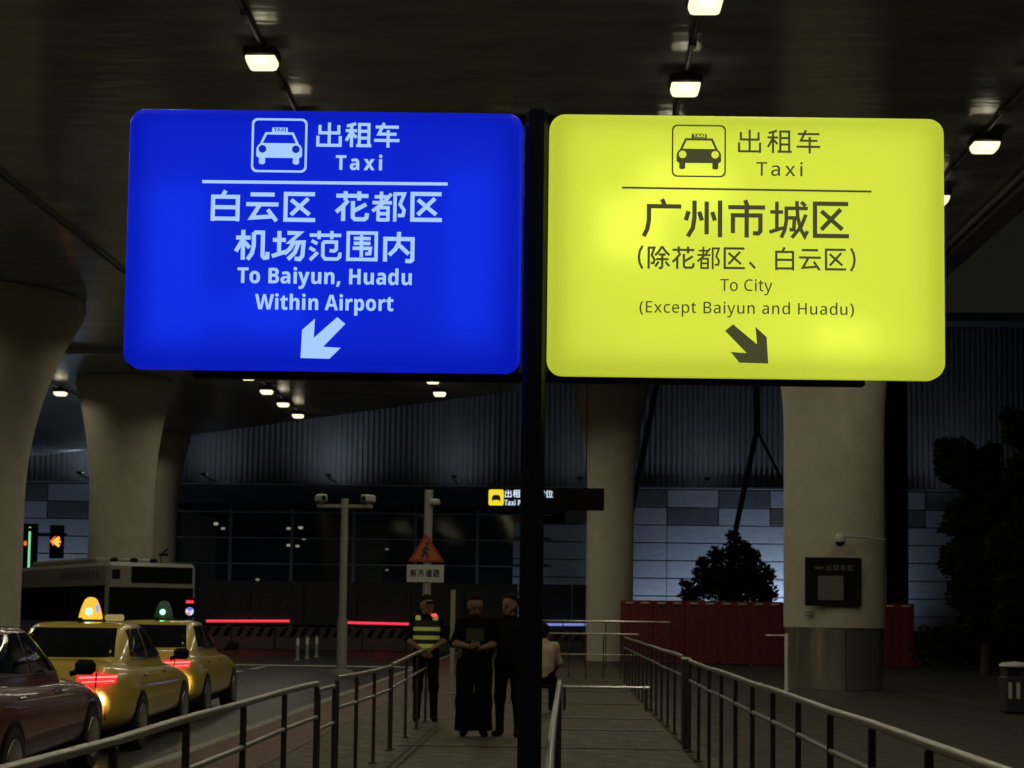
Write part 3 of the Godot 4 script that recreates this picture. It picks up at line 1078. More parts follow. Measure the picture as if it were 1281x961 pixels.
# ------------------------------------------------------------------ the big sign
var sign_o: Vector3
var sign_b: Basis
func sp(px: float, py: float) -> Vector2:        # pixel -> sign face coordinates (metres from the pole axis, height above ground)
	var r := sign_b.inverse() * ray(px, py)
	var o := sign_b.inverse() * (Vector3(0, EYE, 0) - sign_o)
	var k := -o.z / r.z
	return Vector2(o.x + r.x * k, o.y + r.y * k)

func build_signboard() -> void:
	sign_b = Basis(Vector3.UP, deg_to_rad(1.84))
	var base := at_depth(666, 640, 5.66)
	sign_o = Vector3(base.x, 0, base.z)
	var t := thing("taxi_direction_sign", "black pole carrying a blue and a yellow lit taxi sign", "sign", sign_o, deg_to_rad(1.84))
	# z = 0 is the face of the light boxes
	var top := sp(670, 127).y
	var mb := MB.new()
	mb.box(Vector3(0, top / 2, -0.11), Vector3(0.092, top, 0.10), 0.016)
	part("pole", mb, M.pole_navy, t)
	mb = MB.new()
	mb.box(Vector3(0, 0.012, -0.11), Vector3(0.36, 0.024, 0.36), 0.006)
	part("base_plate", mb, M.pole_navy, t)
	for s in [-1, 1]:
		for s2 in [-1, 1]:
			mb = MB.new()
			mb.lathe([Vector2(0.016, 0.024), Vector2(0.016, 0.045), Vector2(0.008, 0.06)], 8, Vector3(0.13 * s, 0, -0.11 + 0.13 * s2))
			part("anchor_bolt", mb, M.galv, t)
	for b in [[245, 1105, 131.0, 0.02], [232, 1092, 462.5, 0.02]]:
		var a := sp(b[0], b[2])
		var c := sp(b[1], b[2] + 7.0)
		mb = MB.new()
		mb.box(Vector3((a.x + c.x) / 2, (a.y + c.y) / 2, -0.145), Vector3(c.x - a.x, 0.032, 0.05), 0.004)
		part("carrier_bar", mb, M.black_metal, t)
	light_box(t, [159.5, 132.5, 654, 140, 652, 463.5, 152.5, 459.5], true)
	light_box(t, [687, 139.5, 1183.5, 146.5, 1185, 474, 685, 466.5], false)

func light_box(t: Node3D, q: Array, blue: bool) -> void:
	var c0 := sp(q[0], q[1]); var c1 := sp(q[2], q[3]); var c2 := sp(q[4], q[5]); var c3 := sp(q[6], q[7])
	var cx := (c0.x + c1.x + c2.x + c3.x) / 4
	var cy := (c0.y + c1.y + c2.y + c3.y) / 4
	var hx := (c1.x + c2.x - c0.x - c3.x) / 4
	var hy := (c0.y + c1.y - c2.y - c3.y) / 4
	var ce := Vector3(cx, cy, 0)
	# moulded acrylic face
	var mb := MB.new()
	var rows := []
	for s in [[0.0, -0.075], [0.0, -0.035], [0.002, -0.022], [0.007, -0.011], [0.015, -0.004], [0.027, -0.0008], [0.045, 0.0]]:
		var ring := []
		for p in rrect(hx - s[0], hy - s[0], 0.062 - s[0] * 0.7, 8):
			ring.append(ce + Vector3(p.x, p.y, s[1]))
		rows.append(ring)
	var last := []
	for p in rrect(0.02, 0.02, 0.01, 8):
		last.append(ce + Vector3(p.x, p.y, 0.0))
	rows.append(last)
	var mid := []
	for k in last.size():
		mid.append(ce)
	rows.append(mid)
	mb.grid(rows, ce + Vector3(0, 0, -0.2), true)
	var fm := StandardMaterial3D.new()
	fm.resource_name = "sign_face_blue" if blue else "sign_face_yellow"
	fm.albedo_color = lin(0.004, 0.02, 0.35) if blue else lin(0.60, 0.72, 0.06)
	fm.roughness = 0.35
	fm.emission_enabled = true
	fm.emission = lin(0.004, 0.016, 0.86) if blue else lin(0.87, 0.97, 0.085)
	fm.emission_energy_multiplier = 0.62 if blue else 0.56
	fm.backlight_enabled = true
	fm.backlight = lin(0.010, 0.060, 1.0) if blue else lin(0.91, 1.0, 0.10)
	part("face", mb, fm, t)
	mb = MB.new()
	mb.box(ce + Vector3(0, 0, -0.095), Vector3(hx * 2 - 0.01, hy * 2 - 0.012, 0.045), 0.01)
	part("back_casing", mb, M.black_metal, t)
	mb = MB.new()
	mb.box(ce + Vector3(0, 0, -0.070), Vector3(hx * 2 - 0.06, hy * 2 - 0.06, 0.004), 0.0)
	part("glint_or_reflector", mb, M.white_paint, t)
	# LED backlight sheets inside: a broad one and two brighter ones towards the sides
	var sheets := []
	for k in 7:
		var sw := rng.randf_range(0.12, 0.34)
		var sh := rng.randf_range(0.10, 0.28)
		sheets.append([rng.randf_range(-0.85, 0.85) * hx, rng.randf_range(-0.8, 0.8) * hy, sw, sh, sw * sh / (hx * 1.86 * hy * 1.84) * rng.randf_range(0.88, 1.18)])
	for q2 in sheets + [[0.0, 0.0, hx * 1.86, hy * 1.84, 1.0], [-hx * 0.74, -hy * 0.2, hx * 0.28, hy * 1.2, 0.11], [hx * 0.74, -hy * 0.1, hx * 0.26, hy * 1.3, 0.09], [-hx * 0.1, hy * 0.88, hx * 1.5, hy * 0.03, 0.03 if blue else 0.004], [0.1, -hy * 0.74, hx * 1.5, hy * 0.2, 0.05 if blue else 0.015]]:
		var l := AreaLight3D.new()
		l.name = "backlight_sheet"
		l.position = ce + Vector3(q2[0], q2[1], -0.062)
		l.rotation.y = PI
		l.area_size = Vector2(q2[2], q2[3])
		l.area_normalize_energy = true
		l.light_energy = (0.175 if blue else 0.25) * q2[4]
		l.light_color = Color(1, 1, 1)
		l.area_range = 3.0
		l.shadow_enabled = true
		t.add_child(l)
	var ink: StandardMaterial3D
	if blue:
		ink = glow("white_print", 0.38, 0.60, 1.0, 1.0)
	else:
		ink = glow("dark_print", 0.060, 0.058, 0.022, 1.0)
	var dx := 0.0 if blue else 0.0
	var zf := 0.003
	if blue:
		text_row(t, ink, ["出", "租", "车"], 395.5, 500.5, 152.5, 184.5, 3.9, 33, zf)
		put_latin_px(t, ink, "Taxi", 420, 478, 212.5, 18.5, true, 9)
		line_px(t, ink, 253, 227.5, 560, 230.5, 4.0, zf)
		text_row(t, ink, ["白", "云", "区"], 261, 395.5, 238.5, 277.5, 5.2, 42, zf)
		text_row(t, ink, ["花", "都", "区"], 419.7, 554, 238.5, 277.5, 5.2, 42, zf)
		text_row(t, ink, ["机", "场", "范", "围", "内"], 294.5, 519.5, 287, 326, 5.2, 41, zf)
		put_latin_px(t, ink, "To Baiyun, Huadu", 297, 515, 354, 19.5, true, 0)
		put_latin_px(t, ink, "Within Airport", 319, 492, 387, 19.0, true, 0)
		arrow_px(t, ink, [[376, 448], [378, 413], [394, 399], [392.5, 423], [422, 397], [432, 405.5], [404, 434], [426, 435.5], [412, 449]], zf)
		glow("blue_print", 0.005, 0.020, 0.50, 1.0)
		taxi_icon(t, ink, M.blue_print, 315.5, 148, 383.5, 215.5, 2.8, zf)
	else:
		text_row(t, ink, ["出", "租", "车"], 922, 1027, 161.5, 192, 2.9, 31.5, zf)
		put_latin_px(t, ink, "Taxi", 946, 1004, 220, 17.5, false, 9)
		line_px(t, ink, 778, 235, 1090, 240, 2.6, zf)
		text_row(t, ink, ["广", "州", "市", "城", "区"], 804.5, 1063.5, 248.5, 297, 5.6, 49, zf)
		text_row(t, ink, ["（", "除", "花", "都", "区", "、", "白", "云", "区", "）"], 777, 1091, 307, 336.5, 3.0, 29, zf)
		put_latin_px(t, ink, "To City", 901, 966, 364, 15, false, 1)
		put_latin_px(t, ink, "(Except Baiyun and Huadu)", 800, 1068, 391, 14.5, false, 2)
		arrow_px(t, ink, [[961, 455], [959, 422], [945, 409], [947, 431], [917, 406], [907, 414], [934, 442], [914, 440.5], [925, 454]], zf)
		glow("yellow_print", 0.68, 0.78, 0.055, 1.0)
		taxi_icon(t, ink, M.yellow_print, 840.5, 156, 908, 221.5, 2.0, zf)

func text_row(t: Node3D, ink: Material, chars: Array, x0: float, x1: float, y0: float, y1: float, sw: float, cw: float, z: float) -> void:
	# chars spread between pixel columns x0 and x1 (left of the first, right of the last)
	var n := chars.size()
	var gw := cw
	var pitch := (x1 - x0 - gw) / maxf(1.0, n - 1)
	var scale := 5.66 / F
	for k in n:
		var px := x0 + pitch * k
		var tilt := 0.013 * (px - x0)
		var a := sp(px, y0 + tilt)
		var b := sp(px + gw, y1 + tilt)
		var mb := MB.new()
		glyph(mb, chars[k], a.x, a.y, b.x - a.x, a.y - b.y, sw * scale, z)
		part("character", mb, ink, t)

func put_latin_px(t: Node3D, ink: Material, s: String, x0: float, x1: float, base_py: float, cap_px: float, bold: bool, spread: float) -> void:
	var a := sp(x0, base_py)
	var b := sp(x1, base_py)
	put_latin(s, a.x, b.x, a.y, cap_px * 5.66 / F, 0.0035, bold, ink, t, spread)

func line_px(t: Node3D, ink: Material, x0: float, y0: float, x1: float, y1: float, w: float, z: float) -> void:
	var mb := MB.new()
	ribbon(mb, [sp(x0, y0), sp(x1, y1)], w * 5.66 / F, z)
	part("rule", mb, ink, t)

func arrow_px(t: Node3D, ink: Material, pts: Array, z: float) -> void:
	var poly := PackedVector2Array()
	for p in pts:
		poly.append(sp(p[0], p[1]))
	var mb := MB.new()
	mb.prism(poly, z - 0.001, z)
	part("arrow", mb, ink, t)

func taxi_icon(t: Node3D, ink: Material, hole: Material, x0: float, y0: float, x1: float, y1: float, w: float, z: float) -> void:
	var a := sp(x0, y0)
	var b := sp(x1, y1 + 0.9)
	var c := (a + b) / 2
	var hx := (b.x - a.x) / 2
	var hy := (a.y - b.y) / 2
	var k := 5.66 / F
	var mb := MB.new()
	# frame
	var rows := []
	for s in [0.0, w * k]:
		var ring := []
		for p in rrect(hx - s, hy - s, 0.022 - s * 0.6, 6):
			ring.append(Vector3(c.x + p.x, c.y + p.y, z))
		rows.append(ring)
	for j in rows[0].size():
		var j2: int = (j + 1) % rows[0].size()
		mb.quad(rows[0][j], rows[0][j2], rows[1][j2], rows[1][j], Vector3(0, 0, 1))
	part("icon_frame", mb, ink, t)
	# car: 100 x 100 box, y down
	var f := func(x: float, y: float) -> Vector2: return Vector2(c.x - hx + x / 50.0 * hx, c.y + hy - y / 50.0 * hy)
	mb = MB.new()
	var body := PackedVector2Array()
	for p in [[9,56],[12,50],[17,46],[83,46],[88,50],[91,56],[91,70],[87,73],[13,73],[9,70]]:
		body.append(f.call(p[0], p[1]))
	mb.prism(body, z - 0.001, z)
	for s in [[14, 25], [75, 86]]:
		mb.prism(PackedVector2Array([f.call(s[0], 72), f.call(s[1], 72), f.call(s[1], 83), f.call(s[1] - 3, 85), f.call(s[0] + 3, 85), f.call(s[0], 83)]), z - 0.001, z + 0.0001)
	ribbon(mb, [f.call(17, 48), f.call(26, 28), f.call(74, 28), f.call(83, 48)], 4.2 * hx / 50.0, z + 0.0002)
	part("icon_car", mb, ink, t)
	mb = MB.new()
	mb.prism(PackedVector2Array([f.call(37, 17), f.call(64, 17), f.call(65, 25.5), f.call(36, 25.5)]), z - 0.001, z)
	part("icon_roof_sign", mb, ink, t)
	put_latin("TAXI", f.call(40, 0).x, f.call(62, 0).x, f.call(0, 24).y, 5.4 * hy / 50.0, z + 0.0008, true, hole, t)
	for s in [20.0, 80.0]:
		mb = MB.new()
		var ring := PackedVector2Array()
		for j in 20:
			var q: Vector2 = f.call(s, 57)
			ring.append(q + Vector2(cos(TAU * j / 20), sin(TAU * j / 20)) * 7.0 * hx / 50.0)
		mb.prism(ring, z, z + 0.0012)
		part("icon_headlight", mb, hole, t)

# ------------------------------------------------------------------ railings
func railing(label: String, posts: Array, h: Callable, mid: float, post_m: Material, rail_m: Material, rail_r := 0.022, post_w := 0.034) -> void:
	var t := thing("railing", label, "railing", posts[0])
	var o: Vector3 = posts[0]
	var top := []
	var low := []
	for i in posts.size():
		var p: Vector3 = posts[i] - o
		var hh: float = h.call(i)
		var mb := MB.new()
		mb.box(Vector3(p.x, hh / 2 - 0.01, p.z), Vector3(post_w, hh - 0.02, post_w), 0.005)
		part("post", mb, post_m, t)
		mb = MB.new()
		mb.box(Vector3(p.x, 0.006, p.z), Vector3(post_w * 2.6, 0.012, post_w * 2.6), 0.003)
		part("foot_plate", mb, post_m, t)
		top.append(Vector3(p.x, hh, p.z))
		low.append(Vector3(p.x, hh - mid, p.z))
	var mb2 := MB.new()
	mb2.tube(top, rail_r, 12)
	part("top_rail", mb2, rail_m, t)
	if mid > 0.0:
		mb2 = MB.new()
		mb2.tube(low, rail_r * 0.75, 10)
		part("mid_rail", mb2, rail_m, t)

func build_railings() -> void:
	# left of the walk: three panels
	var a := []
	for d in [3.6, 4.9, 6.1, 7.3, 8.63, 9.93, 11.25]:
		a.append(Vector3(-1.83, 0, -d))
	railing("steel railing beside the taxi lane, panel nearest the sign pole", a, func(i): return 0.955 + [0.012, 0.0, -0.006, 0.004, 0.0, 0.004, -0.004][i], 0.255, M.post_dark, M.rail_steel)
	a = [Vector3(-1.84, 0, -11.40), Vector3(-1.83, 0, -12.15)]
	railing("short low link railing between two steel railing panels", a, func(i): return 0.89, 0.30, M.post_dark, M.rail_steel, 0.018)
	a = []
	for d in [12.3, 13.5, 14.8, 16.2]:
		a.append(Vector3(-1.83, 0, -d))
	railing("steel railing panel with a dipping top rail, before the guard", a, func(i): return [0.95, 0.93, 0.915, 0.91][i], 0.25, M.post_dark, M.rail_steel)
	a = []
	for d in [16.35, 17.9, 19.3, 20.6]:
		a.append(Vector3(-1.83, 0, -d))
	railing("steel railing panel rising towards the guard in the vest", a, func(i): return [0.925, 0.955, 0.985, 1.0][i], 0.26, M.post_dark, M.rail_steel)
	# right of the walk
	a = []
	for k in 14:
		a.append(Vector3(1.47, 0, -2.75 - 1.065 * k))
	railing("steel railing along the plaza side of the walkway", a, func(i): return 1.0 + 0.004 * sin(i * 2.1), 0.215, M.post_dark, M.rail_steel)
	a = []
	for k in 14:
		a.append(Vector3(1.50, 0, -17.9 - 1.2 * k))
	railing("farther steel railing leading on to the red barrier", a, func(i): return 1.02 + 0.004 * sin(i * 1.7), 0.23, M.post_dark, M.rail_steel)
	# gate posts between them
	for s in [[1.47, -17.0], [1.50, -17.45]]:
		var g := thing("gate_post", "thick dark gate post between the two right-hand railings", "post", Vector3(s[0], 0, s[1]), 0.0, "gate posts of the walkway")
		var mb := MB.new()
		mb.box(Vector3(0, 0.50, 0), Vector3(0.09, 1.0, 0.09), 0.008)
		part("shaft", mb, M.post_dark, g)
		mb = MB.new()
		mb.box(Vector3(0, 1.012, 0), Vector3(0.11, 0.024, 0.11), 0.006)
		part("cap", mb, M.rail_steel, g)
	# bright middle rail behind the sign pole
	a = [Vector3(-0.025, 0, -4.6), Vector3(-0.024, 0, -5.6), Vector3(-0.018, 0, -6.8), Vector3(-0.006, 0, -8.3), Vector3(0.006, 0, -9.7), Vector3(0.017, 0, -11.06)]
	railing("polished steel divider rail beside the sign pole", a, func(i): return 1.0, 0.0, M.post_dark, M.bright_steel, 0.018, 0.03)
	# low crossbar
	var t := thing("low_crossbar", "low polished steel bar closing the walkway", "barrier", Vector3(0.05, 0, -23.7))
	var m2 := MB.new()
	m2.tube([Vector3(0, 0.36, 0), Vector3(1.42, 0.36, 0)], 0.024, 10)
	part("bar", m2, M.bright_steel, t)
	for xx in [0.06, 1.36]:
		m2 = MB.new()
		m2.box(Vector3(xx, 0.175, 0), Vector3(0.05, 0.35, 0.05), 0.006)
		part("leg", m2, M.post_dark, t)
	# far cross railing
	a = []
	for k in 8:
		a.append(Vector3(-1.1 + 0.62 * k, 0, -43.0))
	railing("far polished railing across the end of the walkway", a, func(i): return 1.34, 0.0, M.post_dark, M.bright_steel, 0.03, 0.03)
	a = []
	for k in 8:
		a.append(Vector3(-1.0 + 0.42 * k, 0, -36.0))
	railing("dull steel railing crossing behind the seated person", a, func(i): return 1.06, 0.5, M.post_dark, M.rail_steel, 0.02, 0.028)
	# post by the thick column; its steel glint is painted white
	var p := at_depth(984, 800, 31.0)
	t = thing("painted_glint_post", "rail post with its steel glint painted white, standing against the thick column", "post", Vector3(p.x, 0, p.z))
	m2 = MB.new()
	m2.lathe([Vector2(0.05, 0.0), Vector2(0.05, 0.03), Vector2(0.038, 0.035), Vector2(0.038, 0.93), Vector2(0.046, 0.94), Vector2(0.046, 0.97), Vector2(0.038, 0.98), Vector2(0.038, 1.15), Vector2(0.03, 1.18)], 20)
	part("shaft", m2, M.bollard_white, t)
	m2 = MB.new()
	m2.tube([Vector3(-0.04, 1.14, 0), Vector3(-0.42, 1.14, -0.1)], 0.016, 8)
	part("rail_stub", m2, M.bright_steel, t)
	# black fence along the hedge
	a = []
	for k in 22:
		a.append(Vector3(11.6 + 0.36 * k, 0, -44.4))
	railing("black picket fence in front of the hedge", a, func(i): return 1.25, 0.35, M.black_metal, M.black_metal, 0.018, 0.02)

# ------------------------------------------------------------------ bus
func build_bus() -> void:
	var L := Vector2(-12.07, 40.6)
	var R := Vector2(-10.02, 39.17)
	var c := (L + R) / 2
	var ang := atan2(0.57, 0.82)
	var t := thing("white_bus", "white city bus with dark windows behind the taxis", "bus", Vector3(c.x, ROAD, -c.y), ang)
	# local: +z is the rear face towards the camera, -z the length of the bus
	mat("bus_white", 0.26, 0.25, 0.21, 0.35)
	mat("bus_glass", 0.006, 0.007, 0.008, 0.08)
	var len := 9.4
	var mb := MB.new()
	mb.box(Vector3(0, 1.62, -len / 2), Vector3(2.5, 2.62, len), 0.10)
	part("body", mb, M.bus_white, t)
	mb = MB.new()
	mb.box(Vector3(0, 3.02, -len / 2 - 0.6), Vector3(1.9, 0.20, len - 3.0), 0.06)
	part("roof_unit", mb, M.bus_white, t)
	for k in 3:
		mb = MB.new()
		mb.lathe([Vector2(0.10, 2.92), Vector2(0.12, 3.0), Vector2(0.08, 3.06)], 12, Vector3(-0.9 + 0.55 * k, 0, -0.5))
		part("roof_vent", mb, M.black_plastic, t)
	mb = MB.new()
	mb.tube([Vector3(0.55, 2.9, -0.9), Vector3(0.55, 3.2, -0.9), Vector3(0.75, 3.36, -0.9)], 0.03, 6)
	mb.box(Vector3(0.62, 3.2, -0.9), Vector3(0.24, 0.08, 0.1), 0.01)
	part("roof_antenna", mb, M.black_plastic, t)
	mb = MB.new()
	mb.box(Vector3(0.28, 2.60, 0.005), Vector3(1.72, 0.44, 0.03), 0.01)
	part("destination_display", mb, M.bus_glass, t)
	mb = MB.new()
	mb.box(Vector3(-1.0, 2.60, 0.003), Vector3(0.22, 0.26, 0.02), 0.0)
	part("vent_grille", mb, M.black_plastic, t)
	mb = MB.new()
	mb.box(Vector3(0.0, 1.74, 0.006), Vector3(2.36, 1.04, 0.03), 0.02)
	part("rear_window", mb, M.bus_glass, t)
	for k in 6:
		mb = MB.new()
		mb.box(Vector3(-1.255, 1.80, -0.85 - 1.5 * k), Vector3(0.03, 1.0, 1.44), 0.015)
		part("side_window", mb, M.bus_glass, t)
		mb = MB.new()
		mb.box(Vector3(1.255, 1.80, -0.85 - 1.5 * k), Vector3(0.03, 1.0, 1.44), 0.015)
		part("side_window", mb, M.bus_glass, t)
	mb = MB.new()
	for k in 9:
		mb.box(Vector3(-1.253, 2.60, -0.8 - 0.42 * k), Vector3(0.02, 0.22, 0.26), 0.0)
	part("side_lettering", mb, M.grey_board, t)
	mb = MB.new()
	for k in 8:
		mb.box(Vector3(-1.0 + 0.22 * k, 1.05, 0.006), Vector3(0.13, 0.12, 0.02), 0.0)
	part("rear_lettering", mb, M.grey_board, t)
	for s in [-1, 1]:
		for zz in [-2.2, -7.6]:
			mb = MB.new()
			mb.lathe([Vector2(0.30, -0.13), Vector2(0.46, -0.12), Vector2(0.48, -0.06), Vector2(0.48, 0.06), Vector2(0.46, 0.12), Vector2(0.30, 0.13)], 24, Vector3(s * 1.13, 0.48, zz), Basis(Vector3.BACK, PI / 2))
			part("wheel", mb, M.rubber, t)
		mb = MB.new()
		mb.box(Vector3(s * 1.08, 0.85, 0.006), Vector3(0.16, 0.4, 0.03), 0.01)
		part("tail_light", mb, M.sign_red, t)
	mb = MB.new()
	mb.box(Vector3(0, 0.38, 0.03), Vector3(2.46, 0.24, 0.14), 0.04)
	part("bumper", mb, M.black_plastic, t)

# ------------------------------------------------------------------ cars
const ZS := [2.30, 2.285, 2.25, 2.20, 2.10, 1.90, 1.60, 1.1, 0.4, -0.4, -1.0, -1.5, -1.9, -2.10, -2.22, -2.28, -2.30]
const TOP := [0.66, 0.76, 0.93, 1.02, 1.055, 1.07, 1.06, 1.035, 1.01, 0.995, 0.985, 0.94, 0.86, 0.79, 0.70, 0.62, 0.54]
const BOT := [0.40, 0.34, 0.29, 0.26, 0.235, 0.22, 0.21, 0.20, 0.20, 0.20, 0.20, 0.20, 0.20, 0.21, 0.24, 0.29, 0.36]
const WID := [0.60, 0.71, 0.795, 0.835, 0.865, 0.89, 0.905, 0.905, 0.90, 0.90, 0.905, 0.90, 0.875, 0.84, 0.77, 0.68, 0.55]
func car_at(z: float) -> Array:         # [top, bottom, half width] of the body at z
	for i in ZS.size() - 1:
		if z <= ZS[i] and z >= ZS[i + 1]:
			var u: float = (ZS[i] - z) / (ZS[i] - ZS[i + 1])
			return [lerpf(TOP[i], TOP[i + 1], u), lerpf(BOT[i], BOT[i + 1], u), lerpf(WID[i], WID[i + 1], u)]
	return [0.5, 0.5, 0.0]

func body_x(z: float, y: float) -> float:
	var s := car_at(z)
	var k := absf((y - (s[0] + s[1]) / 2) / maxf(0.01, (s[0] - s[1]) / 2))
	if k >= 1.0:
		return 0.0
	return s[2] * pow(1.0 - pow(k, 4.0), 0.25) * (1.0 - 0.05 * maxf(0.0, (y - 0.62) / 0.45))

func body_z(x: float, y: float, rear: bool) -> float:
	var lo := 0.6 if rear else -0.6
	var hi := 2.299 if rear else -2.299
	if body_x(hi, y) > absf(x):
		return hi
	for i in 26:
		var m := (lo + hi) / 2
		if body_x(m, y) > absf(x):
			lo = m
		else:
			hi = m
	return lo

# greenhouse between y 0.98 and 1.47
func cab_at(y: float) -> Array:         # [rear z, front z, half width]
	var u := clampf((y - 0.98) / 0.49, 0.0, 1.0)
	return [lerpf(1.86, 0.92, pow(u, 1.15)), lerpf(-1.12, -0.08, pow(u, 1.1)), lerpf(0.742, 0.575, pow(u, 1.35))]
func cab_x(z: float, y: float) -> float:
	var s := cab_at(y)
	var k := absf((z - (s[0] + s[1]) / 2) / ((s[0] - s[1]) / 2))
	return 0.0 if k >= 1.0 else s[2] * pow(1.0 - pow(k, 5.0), 0.2)
func cab_z(x: float, y: float, rear: bool) -> float:
	var s := cab_at(y)
	var k := minf(1.0, absf(x) / s[2])
	return (s[0] + s[1]) / 2 + (1.0 if rear else -1.0) * (s[0] - s[1]) / 2 * pow(1.0 - pow(k, 5.0), 0.2)

func patch(corners: Array, f: Callable, n: int, m: int, away: Vector3) -> MB:
	var mb := MB.new()
	var rows := []
	for i in n + 1:
		var row := []
		for j in m + 1:
			var u := float(i) / n
			var w := float(j) / m
			var a: Vector2 = corners[0].lerp(corners[1], u)
			var b: Vector2 = corners[3].lerp(corners[2], u)
			row.append(f.call(a.lerp(b, w)))
		rows.append(row)
	mb.grid(rows, away)
	return mb

